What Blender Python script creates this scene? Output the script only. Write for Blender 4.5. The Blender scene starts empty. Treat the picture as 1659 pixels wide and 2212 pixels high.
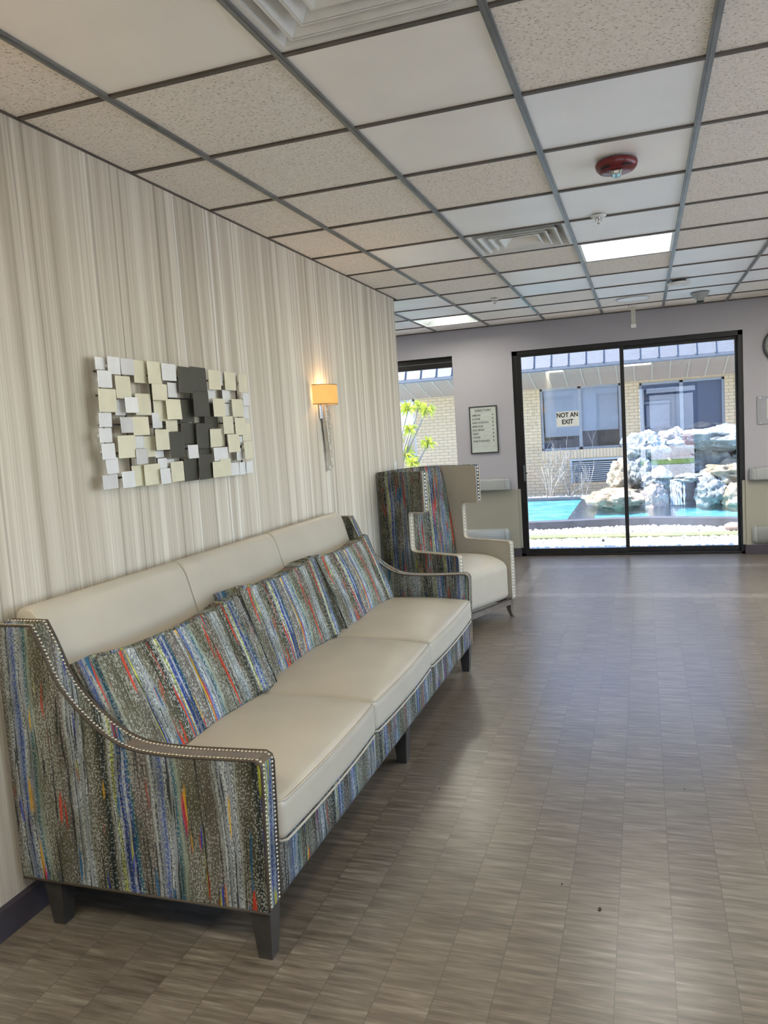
import bpy, bmesh, math, random
from mathutils import Vector, Matrix, noise
PI = math.pi
random.seed(7)
SC = bpy.context.scene
COL = SC.collection

# ---------------------------------------------------------------- camera
F_PX, YAW, PITCH, ROLL = 1670.94, -0.3274, -0.1001, -0.0656
CAM = Vector((1.9541, 0.0, 1.4961))
fwd = Vector((math.sin(YAW)*math.cos(PITCH), math.cos(YAW)*math.cos(PITCH), math.sin(PITCH)))
r0 = Vector((math.cos(YAW), -math.sin(YAW), 0)); u0 = r0.cross(fwd)
rt = r0*math.cos(ROLL)+u0*math.sin(ROLL); up = -r0*math.sin(ROLL)+u0*math.cos(ROLL)
cd = bpy.data.cameras.new('camera'); cam = bpy.data.objects.new('camera', cd); COL.objects.link(cam)
cd.sensor_fit = 'VERTICAL'; cd.sensor_height = 24; cd.lens = 24*F_PX/2212
cd.clip_start = .02; cd.clip_end = 300
cam.matrix_world = Matrix(((rt.x, up.x, -fwd.x, CAM.x), (rt.y, up.y, -fwd.y, CAM.y), (rt.z, up.z, -fwd.z, CAM.z), (0, 0, 0, 1)))
SC.camera = cam

# ---------------------------------------------------------------- light
SC.view_settings.view_transform = 'Standard'; SC.view_settings.look = 'None'
SC.view_settings.gamma = 1; SC.view_settings.use_curve_mapping = False
SC.view_settings.exposure = 0.60
SKY_STRENGTH = 0.70
SUN_STRENGTH = 12.5
PANEL_EMISSION = 31.0
SCONCE_POWER = 1.9
SUN_DIR = Vector((.7, .3, -1.15)).normalized()      # travel direction
w = bpy.data.worlds.new('world'); SC.world = w; w.use_nodes = True
wn = w.node_tree.nodes; wl = w.node_tree.links
sky = wn.new('ShaderNodeTexSky'); sky.sky_type = 'NISHITA'; sky.sun_disc = False; sky.dust_density = .3; sky.ozone_density = 4.0
sky.sun_elevation = math.asin(-SUN_DIR.z); sky.sun_rotation = math.atan2(-SUN_DIR.x, -SUN_DIR.y)
tint = wn.new('ShaderNodeMix'); tint.data_type = 'RGBA'; tint.blend_type = 'MULTIPLY'; tint.inputs[0].default_value = 1; tint.inputs[7].default_value = (.93, .97, 1.09, 1)
wl.new(sky.outputs[0], tint.inputs[6]); wl.new(tint.outputs[2], wn['Background'].inputs[0]); wn['Background'].inputs[1].default_value = SKY_STRENGTH
sd = bpy.data.lights.new('sun', 'SUN'); sd.energy = SUN_STRENGTH; sd.angle = .009; sd.color = (1, .96, .88)
so = bpy.data.objects.new('sun', sd); COL.objects.link(so); so.rotation_euler = SUN_DIR.to_track_quat('-Z', 'Y').to_euler(); so.location = (-4, 4, 12)

# ---------------------------------------------------------------- material helpers
class NT:
    def __init__(s, name):
        s.m = bpy.data.materials.new(name); s.m.use_nodes = True
        s.t = s.m.node_tree; s.n = s.t.nodes; s.l = s.t.links
        s.b = s.n['Principled BSDF']; s.out = s.n['Material Output']
    def new(s, k, **kw):
        x = s.n.new(k)
        for a, v in kw.items(): setattr(x, a, v)
        return x
    def put(s, sock, v):
        if isinstance(v, bpy.types.NodeSocket): s.l.new(v, sock)
        elif v is not None: sock.default_value = v if not (isinstance(v, tuple) and len(v) == 3 and sock.type == 'RGBA') else v+(1,)
    def math(s, op, a, b=None, c=None, clamp=False):
        x = s.new('ShaderNodeMath', operation=op, use_clamp=clamp)
        for i, v in enumerate((a, b, c)): s.put(x.inputs[i], v)
        return x.outputs[0]
    def mix(s, f, a, b, mode='MIX'):
        x = s.new('ShaderNodeMix', data_type='RGBA', blend_type=mode)
        s.put(x.inputs[0], f); s.put(x.inputs[6], a); s.put(x.inputs[7], b)
        return x.outputs[2]
    def ramp(s, f, stops, interp='LINEAR'):
        x = s.new('ShaderNodeValToRGB'); cr = x.color_ramp; cr.interpolation = interp
        while len(cr.elements) < len(stops): cr.elements.new(.5)
        for e, (p, c) in zip(cr.elements, sorted(stops, key=lambda q: q[0])):
            e.position = p; e.color = (c, c, c, 1) if not isinstance(c, tuple) else c+(1,)
        s.put(x.inputs[0], f); return x.outputs[0]
    def coord(s, kind='Object'):
        return s.new('ShaderNodeTexCoord').outputs[kind]
    def xyz(s, v):
        x = s.new('ShaderNodeSeparateXYZ'); s.put(x.inputs[0], v); return x.outputs
    def vec(s, a=0.0, b=0.0, c=0.0):
        x = s.new('ShaderNodeCombineXYZ')
        for i, v in enumerate((a, b, c)): s.put(x.inputs[i], v)
        return x.outputs[0]
    def noise(s, v, scale=5, detail=2, rough=.5, dist=0):
        x = s.new('ShaderNodeTexNoise'); s.put(x.inputs['Vector'], v)
        x.inputs['Scale'].default_value = scale; x.inputs['Detail'].default_value = detail
        x.inputs['Roughness'].default_value = rough; x.inputs['Distortion'].default_value = dist
        return x.outputs[0]
    def map(s, v, sc=(1, 1, 1), loc=(0, 0, 0), rot=(0, 0, 0)):
        x = s.new('ShaderNodeMapping'); s.put(x.inputs[0], v)
        x.inputs[1].default_value = loc; x.inputs[2].default_value = rot; x.inputs[3].default_value = sc
        return x.outputs[0]
    def bump(s, h, strength=.3, dist=.002):
        x = s.new('ShaderNodeBump'); x.inputs['Strength'].default_value = strength; x.inputs['Distance'].default_value = dist
        s.put(x.inputs['Height'], h); s.l.new(x.outputs[0], s.b.inputs['Normal'])
    def fin(s, color=None, rough=None, metal=None, spec=None, sheen=None, coat=None, alpha=None):
        for k, v in (('Base Color', color), ('Roughness', rough), ('Metallic', metal), ('Specular IOR Level', spec), ('Sheen Weight', sheen), ('Coat Weight', coat), ('Alpha', alpha)):
            if v is not None: s.put(s.b.inputs[k], v)
        return s.m

def plain(name, c, rough=.5, metal=0., var=.06, scale=14, bump=0., bscale=200, spec=None, sheen=None):
    t = NT(name); o = t.coord()
    n = t.noise(o, scale, 3)
    d = tuple(max(0, x*(1-var)) for x in c); e = tuple(min(1, x*(1+var)) for x in c)
    col = t.ramp(n, [(.3, d), (.7, e)])
    if bump: t.bump(t.noise(o, bscale, 2), bump, .001)
    return t.fin(col, rough, metal, spec, sheen)

def emis(name, c, strength):
    t = NT(name); e = t.new('ShaderNodeEmission'); e.inputs[0].default_value = c+(1,); e.inputs[1].default_value = strength
    t.l.new(e.outputs[0], t.out.inputs[0]); return t.m

def glass(name, tint=(.94, .94, .94), gain=4.0):
    t = NT(name); tr = t.new('ShaderNodeBsdfTransparent'); tr.inputs[0].default_value = tint+(1,)
    gl = t.new('ShaderNodeBsdfGlossy'); gl.inputs['Roughness'].default_value = 0.0
    fr = t.new('ShaderNodeFresnel'); fr.inputs[0].default_value = 1.5
    f = t.math('MULTIPLY', fr.outputs[0], gain, clamp=True)
    m = t.new('ShaderNodeMixShader'); t.l.new(f, m.inputs[0]); t.l.new(tr.outputs[0], m.inputs[1]); t.l.new(gl.outputs[0], m.inputs[2])
    t.l.new(m.outputs[0], t.out.inputs[0]); return t.m

def fabric(name, kx, ky, tint=1.0, off=0.0, period=.5):
    t = NT(name); X, Y, Z = t.xyz(t.coord())
    u = t.math('ADD', t.math('MULTIPLY', X, kx), t.math('MULTIPLY', Y, ky)); v = Z
    wob = t.noise(t.vec(t.math('MULTIPLY', u, 3.0), t.math('MULTIPLY', v, 1.1), off), 1.0, 2)
    uu = t.math('ADD', u, t.math('MULTIPLY', t.math('SUBTRACT', wob, .5), .10))
    fine = t.noise(t.vec(t.math('MULTIPLY', u, 90.), t.math('MULTIPLY', v, 9.), off+3), 1.0, 2)
    uu = t.math('ADD', uu, t.math('MULTIPLY', t.math('SUBTRACT', fine, .5), .012))
    f = t.math('FRACT', t.math('ADD', t.math('DIVIDE', uu, period), 10.37+off))
    OL = (.12, .113, .078); OD = (.06, .055, .035); BR = (.12, .103, .088); W = (.44, .47, .45); LV = (.20, .22, .25)
    BK = (.012, .02, .025); NV = (.02, .035, .19); BL = (.05, .10, .30); TL = (.02, .10, .13); YG = (.42, .45, .05); GG = (.25, .29, .22)
    st = [(0, OL), (.09, BR), (.12, W), (.128, BK), (.136, LV), (.165, W), (.19, LV), (.215, W), (.235, OL), (.33, OD), (.365, BK), (.385, OL), (.405, W), (.42, YG),
          (.437, W), (.452, NV), (.478, BL), (.492, W), (.505, NV), (.53, TL), (.55, BR), (.655, BR), (.675, W), (.688, BK), (.70, LV), (.74, BL), (.76, W), (.80, LV), (.825, TL), (.85, GG), (.88, OL), (1., OL)]
    base = t.ramp(f, st)
    # speckle of the woven pile
    sp = t.noise(t.vec(t.math('MULTIPLY', u, 175.), t.math('MULTIPLY', v, 125.), off+9), 1.0, 2, .6)
    lum = t.new('ShaderNodeRGBToBW'); t.l.new(base, lum.inputs[0])
    light = t.ramp(lum.outputs[0], [(.24, 0.), (.34, 1.)])
    spc = t.mix(light, (.33, .34, .30), (.06, .07, .07))
    dens = t.noise(t.vec(t.math('MULTIPLY', u, 22.), t.math('MULTIPLY', v, 2.5), off+5), 1.0, 2)
    thr = t.math('SUBTRACT', .69, t.math('MULTIPLY', dens, .30))
    mask = t.math('MULTIPLY', t.math('GREATER_THAN', sp, thr), .8)
    col = t.mix(mask, base, spc)
    # brushed dashes of colour
    dn = t.noise(t.vec(t.math('MULTIPLY', u, 40.), t.math('MULTIPLY', v, 3.6), off+20), 1.0, 1.5)
    hue = t.noise(t.vec(t.math('MULTIPLY', u, 13.), t.math('MULTIPLY', v, .9), off+31), 1.0, 0)
    hc = t.ramp(hue, [(0, (.50, .05, .02)), (.36, (.02, .12, .26)), (.44, (.55, .06, .03)), (.50, (.45, .46, .04)), (.55, (.03, .05, .33)), (.62, (.52, .05, .08)), (.68, (.62, .34, .02))], 'CONSTANT')
    dm = t.ramp(dn, [(.615, 0.), (.66, .88)])
    col = t.mix(dm, col, hc)
    ln = t.noise(t.vec(t.math('MULTIPLY', uu, 75.), t.math('MULTIPLY', v, .8), off+44), 1.0, 1)
    band = t.math('LESS_THAN', t.math('ABSOLUTE', t.math('SUBTRACT', ln, .5)), .016)
    col = t.mix(t.math('MULTIPLY', band, .8), col, (.012, .016, .018))
    blot = t.noise(t.vec(t.math('MULTIPLY', u, 16.), t.math('MULTIPLY', v, 5.), off+60), 1.0, 3, .6)
    col = t.mix(t.ramp(blot, [(.42, .0), (.62, .65)]), col, t.mix(1.0, col, (.40, .38, .27), 'MULTIPLY'))
    if tint != 1.0: col = t.mix(1.0, col, (tint, tint, tint), 'MULTIPLY')
    t.bump(sp, .35, .0015)
    return t.fin(col, .85, 0, .12, .0)

# ---------------------------------------------------------------- mesh helpers
def bx(bm, x0, x1, y0, y1, z0, z1, mi=0):
    v = [bm.verts.new((x, y, z)) for z in (z0, z1) for x, y in ((x0, y0), (x1, y0), (x1, y1), (x0, y1))]
    fs = [(3, 2, 1, 0), (4, 5, 6, 7), (0, 1, 5, 4), (1, 2, 6, 5), (2, 3, 7, 6), (3, 0, 4, 7)]
    for f in fs: bm.faces.new([v[i] for i in f]).material_index = mi
def prism(bm, pts, axis, a, b, mi=0, mi_a=None, mi_b=None):
    """extrude a polygon; pts are (p,q): axis 'Y' -> (x,z), 'X' -> (y,z), 'Z' -> (x,y)"""
    def mk(p, q, t): return {'Y': (p, t, q), 'X': (t, p, q), 'Z': (p, q, t)}[axis]
    A = [bm.verts.new(mk(p, q, a)) for p, q in pts]; B = [bm.verts.new(mk(p, q, b)) for p, q in pts]
    fa = bm.faces.new(A); fb = bm.faces.new(list(reversed(B)))
    fa.material_index = mi if mi_a is None else mi_a; fb.material_index = mi if mi_b is None else mi_b
    n = len(pts)
    for i in range(n):
        bm.faces.new((A[i], B[i], B[(i+1) % n], A[(i+1) % n])).material_index = mi
    bmesh.ops.recalc_face_normals(bm, faces=bm.faces[:])
def tube(bm, pts, r, n=8, cyclic=False, mi=0):
    pts = [Vector(p) for p in pts]; N = len(pts); rings = []; ref = None
    for i, p in enumerate(pts):
        if cyclic: d = (pts[(i+1) % N]-pts[i-1])
        else: d = pts[min(i+1, N-1)]-pts[max(i-1, 0)]
        if d.length < 1e-9: d = Vector((0, 0, 1))
        d.normalize()
        if ref is None: ref = d.orthogonal().normalized()
        ref = (ref-d*ref.dot(d))
        if ref.length < 1e-6: ref = d.orthogonal()
        ref.normalize(); s = d.cross(ref)
        rr = r[i] if isinstance(r, (list, tuple)) else r
        rings.append([bm.verts.new(p+(ref*math.cos(2*PI*k/n)+s*math.sin(2*PI*k/n))*rr) for k in range(n)])
    for i in range(N if cyclic else N-1):
        a, b = rings[i], rings[(i+1) % N]
        for k in range(n):
            f = bm.faces.new((a[k], a[(k+1) % n], b[(k+1) % n], b[k])); f.smooth = True; f.material_index = mi
    if not cyclic:
        for q in (list(reversed(rings[0])), rings[-1]):
            bm.faces.new(q).material_index = mi
def lathe(bm, prof, c=(0, 0, 0), n=32, mi=0, smooth=True):
    """prof: list of (radius, z)"""
    rings = []
    for r, z in prof:
        rings.append([bm.verts.new((c[0]+r*math.cos(2*PI*k/n), c[1]+r*math.sin(2*PI*k/n), c[2]+z)) for k in range(n)] if r > 1e-6 else [bm.verts.new((c[0], c[1], c[2]+z))])
    for a, b in zip(rings, rings[1:]):
        for k in range(n):
            k2 = (k+1) % n
            if len(a) == 1 and len(b) == 1: continue
            if len(a) == 1: f = bm.faces.new((a[0], b[k2], b[k]))
            elif len(b) == 1: f = bm.faces.new((a[k], a[k2], b[0]))
            else: f = bm.faces.new((a[k], a[k2], b[k2], b[k]))
            f.smooth = smooth; f.material_index = mi
def rbox(bm, hx, hy, hz, r, n=10, crown=0, crown_bot=0, c=(0, 0, 0), droop=None, mi=0):
    """rounded, puffed box centred on c"""
    def axis(h):
        k = [-h, -h+r*.3, -h+r*.65, -h+r]
        m = [(-h+r)+(2*h-2*r)*i/n for i in range(1, n)]
        return k+m+[-x for x in reversed(k)]
    ax, ay, az = axis(hx), axis(hy), axis(hz)
    cache = {}
    def V(x, y, z):
        key = (round(x, 6), round(y, 6), round(z, 6))
        if key in cache: return cache[key]
        q = Vector((x, y, z)); cc = Vector((max(-hx+r, min(hx-r, x)), max(-hy+r, min(hy-r, y)), max(-hz+r, min(hz-r, z))))
        d = q-cc; p = cc+d.normalized()*r if d.length > 1e-9 else q
        fx = max(0, 1-(p.x/hx)**2); fy = max(0, 1-(p.y/hy)**2)
        if p.z > 0: p.z += crown*(fx*fy)**.6*(p.z/hz)
        else: p.z += crown_bot*(fx*fy)**.6*(p.z/hz)
        if droop: p = droop(p)
        cache[key] = bm.verts.new(p+Vector(c)); return cache[key]
    def grid(A, B, fn, flip):
        for i in range(len(A)-1):
            for j in range(len(B)-1):
                q = [fn(A[i], B[j]), fn(A[i+1], B[j]), fn(A[i+1], B[j+1]), fn(A[i], B[j+1])]
                if flip: q.reverse()
                try: f = bm.faces.new(q)
                except ValueError: continue
                f.smooth = True; f.material_index = mi
    for s, fl in ((-1, True), (1, False)):
        grid(ax, ay, lambda a, b: V(a, b, s*hz), fl)
        grid(ay, az, lambda a, b: V(s*hx, a, b), fl)
        grid(az, ax, lambda a, b: V(b, s*hy, a), fl)
def chaikin(pts, n=2, closed=False):
    pts = [Vector(p) for p in pts]
    for _ in range(n):
        o = [] if closed else [pts[0]]
        rng = range(len(pts)) if closed else range(len(pts)-1)
        for i in rng:
            a, b = pts[i], pts[(i+1) % len(pts)]
            o += [a.lerp(b, .25), a.lerp(b, .75)]
        if not closed: o.append(pts[-1])
        pts = o
    return pts

# ---------------------------------------------------------------- object helpers
def W0(o):
    p = Vector((0, 0, 0))
    while o is not None: p += o.location; o = o.parent
    return p
def obj(name, bm, mats, parent=None, origin=None, local=False, bevel=0, seg=2, smooth=False, sub=0):
    """link bm as ONE mesh object. Coordinates are world ones unless local=True."""
    me = bpy.data.meshes.new(name)
    org = Vector(origin) if origin is not None else Vector((0, 0, 0))
    if not local and parent is not None: org = W0(parent)
    if not local or origin is not None and local != True:
        bmesh.ops.translate(bm, verts=bm.verts[:], vec=-org)
    bmesh.ops.recalc_face_normals(bm, faces=bm.faces[:])
    bm.to_mesh(me); bm.free()
    if not isinstance(mats, (list, tuple)): mats = [mats]
    for m in mats: me.materials.append(m)
    if smooth:
        for p in me.polygons: p.use_smooth = True
    o = bpy.data.objects.new(name, me); COL.objects.link(o)
    if parent is not None: o.parent = parent
    else: o.location = org
    if bevel:
        b = o.modifiers.new('bevel', 'BEVEL'); b.width = bevel; b.segments = seg; b.limit_method = 'ANGLE'; b.angle_limit = .6
        for p in me.polygons: p.use_smooth = True
        wn_ = o.modifiers.new('wn', 'WEIGHTED_NORMAL'); wn_.keep_sharp = False
    if sub:
        s = o.modifiers.new('sub', 'SUBSURF'); s.levels = sub; s.render_levels = sub
    return o
def tag(o, label, cat, group=None, kind=None):
    if label: o['label'] = label
    if cat: o['category'] = cat
    if group: o['group'] = group
    if kind: o['kind'] = kind
    return o
def struct(o, label=None, cat=None):
    o['kind'] = 'structure'
    if label: o['label'] = label
    if cat: o['category'] = cat
    return o
def thing(name, label, cat, loc, rz=0, group=None):
    o = bpy.data.objects.new(name, None); COL.objects.link(o); o.empty_display_size = .1
    o.location = loc; o.rotation_euler = (0, 0, rz)
    return tag(o, label, cat, group)
def dup(root, loc, label=None, rz=None, group=None):
    r = root.copy(); COL.objects.link(r); r.location = loc
    if rz is not None: r.rotation_euler = (0, 0, rz)
    if label: r['label'] = label
    if group: r['group'] = group
    for ch in list(root.children):
        c = ch.copy(); COL.objects.link(c); c.parent = r
        for g in list(ch.children):
            d = g.copy(); COL.objects.link(d); d.parent = c
    return r
def text(body, size, loc, mat, parent, name='lettering', align='CENTER', rot=(PI/2, 0, 0), sx=1.0, depth=.0004, spacing=1.0, bold=.006):
    """flat lettering facing -Y, as a mesh part; loc in world coordinates"""
    c = bpy.data.curves.new(name, 'FONT'); c.body = body; c.size = size; c.extrude = depth; c.align_x = align; c.align_y = 'CENTER'; c.space_character = spacing; c.offset = bold*size
    tmp = bpy.data.objects.new('tmp', c); COL.objects.link(tmp)
    bpy.context.view_layer.update()
    me = bpy.data.meshes.new_from_object(tmp.evaluated_get(bpy.context.evaluated_depsgraph_get()))
    bpy.data.objects.remove(tmp); bpy.data.curves.remove(c)
    me.transform(Matrix.Diagonal((sx, 1, 1, 1))); me.transform(Matrix.Rotation(rot[0], 4, 'X'))
    if rot[2]: me.transform(Matrix.Rotation(rot[2], 4, 'Z'))
    me.materials.clear(); me.materials.append(mat); me.name = name
    o = bpy.data.objects.new(name, me); COL.objects.link(o); o.parent = parent
    o.location = Vector(loc)-W0(parent); return o

# ---------------------------------------------------------------- materials
H = 2.6204; TS = .61; A1 = .3627; G0 = 2.2066; YF = 8.80
def floor_mat():
    t = NT('vinyl_floor'); o = t.coord('Object'); X, Y, Z = t.xyz(o)
    PW, PL = .1525, .61
    cx = t.math('DIVIDE', t.math('ADD', X, 5.0+.0225), PW); ci = t.math('FLOOR', cx); cf = t.math('FRACT', cx)
    wn1 = t.new('ShaderNodeTexWhiteNoise', noise_dimensions='1D'); t.l.new(ci, wn1.inputs['W'])
    cy = t.math('ADD', t.math('DIVIDE', t.math('ADD', Y, 20.), PL), t.math('MULTIPLY', wn1.outputs[0], 1.0)); ri = t.math('FLOOR', cy); rf = t.math('FRACT', cy)
    wn2 = t.new('ShaderNodeTexWhiteNoise', noise_dimensions='2D'); t.l.new(t.vec(ci, ri), wn2.inputs['Vector'])
    rnd = wn2.outputs[0]
    g1 = t.noise(t.vec(t.math('ADD', t.math('MULTIPLY', X, 5.), t.math('MULTIPLY', rnd, 40)), t.math('MULTIPLY', Y, 60.), t.math('MULTIPLY', rnd, 60)), 1.0, 3, .55)
    g2 = t.noise(t.vec(t.math('ADD', t.math('MULTIPLY', X, 14.), t.math('MULTIPLY', rnd, 90)), t.math('MULTIPLY', Y, 300.), 0.0), 1.0, 2)
    g = t.math('ADD', t.math('MULTIPLY', g1, .68), t.math('MULTIPLY', g2, .32))
    col = t.ramp(g, [(.32, (.085, .067, .048)), (.45, (.140, .115, .086)), (.55, (.185, .155, .118)), (.68, (.28, .245, .195))])
    tone = t.ramp(rnd, [(0, .90), (1, 1.08)])
    col = t.mix(1.0, col, tone, 'MULTIPLY')
    ex = t.math('MINIMUM', cf, t.math('SUBTRACT', 1., cf)); ey = t.math('MINIMUM', rf, t.math('SUBTRACT', 1., rf))
    e = t.math('MAXIMUM', t.math('LESS_THAN', ex, .0085), t.math('LESS_THAN', ey, .0016))
    col = t.mix(t.math('MULTIPLY', e, .72), col, (.075, .062, .05))
    rr = .29
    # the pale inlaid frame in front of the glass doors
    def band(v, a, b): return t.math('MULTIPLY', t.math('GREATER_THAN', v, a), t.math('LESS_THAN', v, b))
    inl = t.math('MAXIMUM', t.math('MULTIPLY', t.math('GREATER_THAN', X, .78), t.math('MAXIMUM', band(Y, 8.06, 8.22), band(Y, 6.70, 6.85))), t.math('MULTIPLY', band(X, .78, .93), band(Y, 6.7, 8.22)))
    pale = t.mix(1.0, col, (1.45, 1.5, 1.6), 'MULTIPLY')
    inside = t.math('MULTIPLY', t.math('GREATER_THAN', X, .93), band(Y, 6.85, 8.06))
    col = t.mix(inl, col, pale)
    t.bump(g, .12, .001)
    return t.fin(col, rr, 0, 1.0)
def wallpaper():
    t = NT('striated_wallpaper'); o = t.coord('Object'); X, Y, Z = t.xyz(o)
    wv = t.noise(t.vec(t.math('MULTIPLY', Y, 1.5), t.math('MULTIPLY', Z, .9), 0.), 1., 2)
    yy = t.math('ADD', t.math('ADD', Y, t.math('MULTIPLY', X, 1.)), t.math('MULTIPLY', t.math('SUBTRACT', wv, .5), .035))
    a = t.noise(t.vec(t.math('MULTIPLY', yy, 13.), t.math('MULTIPLY', Z, .12), 1.), 1., 4, .62)
    b = t.noise(t.vec(t.math('MULTIPLY', yy, 160.), t.math('MULTIPLY', Z, .7), 5.), 1., 3, .6)
    g = t.math('ADD', t.math('MULTIPLY', a, .62), t.math('MULTIPLY', b, .38))
    col = t.ramp(g, [(.33, (.39, .342, .262)), (.43, (.505, .452, .36)), (.51, (.60, .545, .445)), (.58, (.69, .64, .535)), (.68, (.82, .785, .68))])
    c = t.noise(t.vec(t.math('MULTIPLY', yy, 38.), t.math('MULTIPLY', Z, .1), 9.), 1., 0)
    ln = t.ramp(c, [(.335, 1.), (.35, 0.)]); col = t.mix(t.math('MULTIPLY', ln, .45), col, (.22, .18, .14))
    c2 = t.noise(t.vec(t.math('MULTIPLY', yy, 24.), t.math('MULTIPLY', Z, .05), 19.), 1., 0)
    ln2 = t.ramp(c2, [(.70, 0.), (.715, 1.)]); col = t.mix(t.math('MULTIPLY', ln2, .6), col, (.84, .82, .76))
    return t.fin(col, .6, 0, .25)
def tile_mat():
    t = NT('fissured_ceiling_tile'); o = t.coord('Object')
    v = t.new('ShaderNodeTexVoronoi'); t.l.new(t.map(t.mix(.02, o, t.noise(o, 30, 2)), (62, 95, 1)), v.inputs['Vector']); v.inputs['Scale'].default_value = 1.0
    n = t.noise(t.map(o, (130, 190, 1)), 1.0, 2, .6)
    pits = t.math('MULTIPLY', t.math('LESS_THAN', v.outputs['Distance'], .27), t.math('GREATER_THAN', n, .47))
    base = t.ramp(t.noise(o, 90, 3), [(.3, (.78, .735, .66)), (.7, (.90, .86, .79))])
    col = t.mix(t.math('MULTIPLY', pits, .7), base, (.30, .26, .21))
    t.bump(n, .3, .002)
    return t.fin(col, .9, 0, .1)
def brick_mat(name, c1, c2, mortar, flip=False, bw=.2, bh=.0675):
    t = NT(name); X, Y, Z = t.xyz(t.coord('Object'))
    b = t.new('ShaderNodeTexBrick'); t.l.new(t.vec(t.math('ADD', X, Y), Z, 0.), b.inputs['Vector'])
    b.inputs['Scale'].default_value = 1.; b.inputs['Brick Width'].default_value = bw; b.inputs['Row Height'].default_value = bh
    b.inputs['Mortar Size'].default_value = .006; b.inputs['Mortar Smooth'].default_value = .1
    b.inputs['Color1'].default_value = c1+(1,); b.inputs['Color2'].default_value = c2+(1,); b.inputs['Mortar'].default_value = mortar+(1,)
    t.bump(b.outputs['Fac'], -.4, .004)
    return t.fin(b.outputs[0], .8)
def rock_mat(name, a, b, c):
    t = NT(name); o = t.coord('Object')
    n = t.noise(o, 3.5, 6, .65); m = t.noise(o, 14, 4, .6)
    col = t.ramp(n, [(.32, a), (.5, b), (.66, c)])
    col = t.mix(t.ramp(m, [(.45, 0.), (.62, .55)]), col, tuple(x*.45 for x in a))
    t.bump(m, .9, .03)
    return t.fin(col, .85, 0, .2)
def water_mat():
    t = NT('pond_water'); o = t.coord('Object')
    tr = t.new('ShaderNodeBsdfTransparent'); tr.inputs[0].default_value = (.72, .95, .97, 1)
    gl = t.new('ShaderNodeBsdfGlossy'); gl.inputs['Roughness'].default_value = .04
    fr = t.new('ShaderNodeFresnel'); fr.inputs[0].default_value = 1.33
    bp_ = t.new('ShaderNodeBump'); bp_.inputs['Strength'].default_value = .35; bp_.inputs['Distance'].default_value = .03
    t.l.new(t.noise(t.map(o, (3, 6, 1)), 2.2, 4, .6), bp_.inputs['Height'])
    t.l.new(bp_.outputs[0], gl.inputs['Normal']); t.l.new(bp_.outputs[0], fr.inputs['Normal'])
    m = t.new('ShaderNodeMixShader'); t.l.new(fr.outputs[0], m.inputs[0]); t.l.new(tr.outputs[0], m.inputs[1]); t.l.new(gl.outputs[0], m.inputs[2])
    t.l.new(m.outputs[0], t.out.inputs[0]); return t.m
def basin_mat():
    t = NT('painted_pond_basin'); o = t.coord('Object')
    n = t.noise(t.map(o, (1.2, 3.5, 1)), 2.0, 5, .6, .6)
    col = t.ramp(n, [(.35, (.07, .28, .38)), (.52, (.13, .38, .48)), (.62, (.32, .56, .62)), (.72, (.62, .72, .64))])
    return t.fin(col, .7)
def gravel_mat(name, a, b, scale=26):
    t = NT(name); o = t.coord('Object')
    v = t.new('ShaderNodeTexVoronoi'); t.l.new(o, v.inputs['Vector']); v.inputs['Scale'].default_value = scale
    col = t.ramp(v.outputs['Distance'], [(.1, a), (.55, b)])
    t.bump(v.outputs['Distance'], -.8, .02)
    return t.fin(col, .8)
M = {}
M['floor'] = floor_mat(); M['paper'] = wallpaper(); M['tile'] = tile_mat()
M['smooth_tile'] = plain('smooth_ceiling_tile', (.93, .905, .85), .42, var=.03, scale=3, spec=.5)
M['smooth_blue'] = plain('smooth_cool_tile', (.90, .915, .91), .42, var=.03, scale=3, spec=.5)
M['grid_long'] = plain('grey_grid_bar', (.20, .205, .20), .38, .35, var=.2, scale=6)
M['grid_cross'] = plain('dark_grid_edge', (.10, .085, .07), .5, .2, var=.2, scale=8)
M['wall'] = plain('lavender_grey_paint', (.385, .375, .405), .6, var=.02, scale=2)
M['wains'] = plain('grey_green_wall_panel', (.33, .32, .26), .45, var=.03, scale=2)
M['rail'] = plain('grey_vinyl_guard', (.34, .36, .35), .4, var=.04, scale=5)
M['basebd'] = plain('dark_plum_rubber_base', (.05, .042, .05), .45, var=.08)
M['darkframe'] = plain('bronze_black_aluminium', (.012, .011, .010), .4, .3, var=.2)
M['white'] = plain('white_plastic', (.74, .74, .70), .4, var=.03)
M['vent'] = plain('white_enamel', (.72, .72, .68), .35, var=.04)
M['black'] = plain('black', (.01, .01, .01), .5)
M['ink'] = plain('dark_ink', (.03, .035, .035), .6)
M['leather'] = plain('cream_leather', (.47, .425, .335), .38, var=.04, scale=6, bump=.08, bscale=260, spec=.45)
M['piping'] = plain('dark_brown_piping', (.055, .04, .025), .6)
M['welt'] = plain('cream_leather_welt', (.44, .395, .31), .4)
M['nail'] = plain('polished_nickel', (.50, .45, .36), .28, 1.0, var=.05)
M['nail_bright'] = plain('bright_nickel', (.86, .83, .76), .25, .9, var=.02)
M['legdark'] = plain('espresso_wood', (.035, .032, .028), .4, var=.2, scale=20)
M['taupe'] = plain('taupe_stained_wood', (.16, .135, .11), .45, var=.15, scale=20)
M['bandtop'] = plain('bronze_arm_band', (.085, .052, .02), .6, var=.25, scale=30, sheen=.3)
M['fab_sofa'] = fabric('striped_chenille', 1, 1, .95, .0)
M['fab_pillow'] = fabric('striped_chenille_pillow', 1, 1, 1.35, .31)
M['fab_chair'] = fabric('striped_chenille_chair', 1, 1, .85, .62)
M['cream_tile'] = plain('champagne_metal', (.74, .70, .52), .35, .15, var=.05)
M['silver_tile'] = plain('pale_silver_metal', (.78, .78, .77), .30, .15, var=.05)
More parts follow.
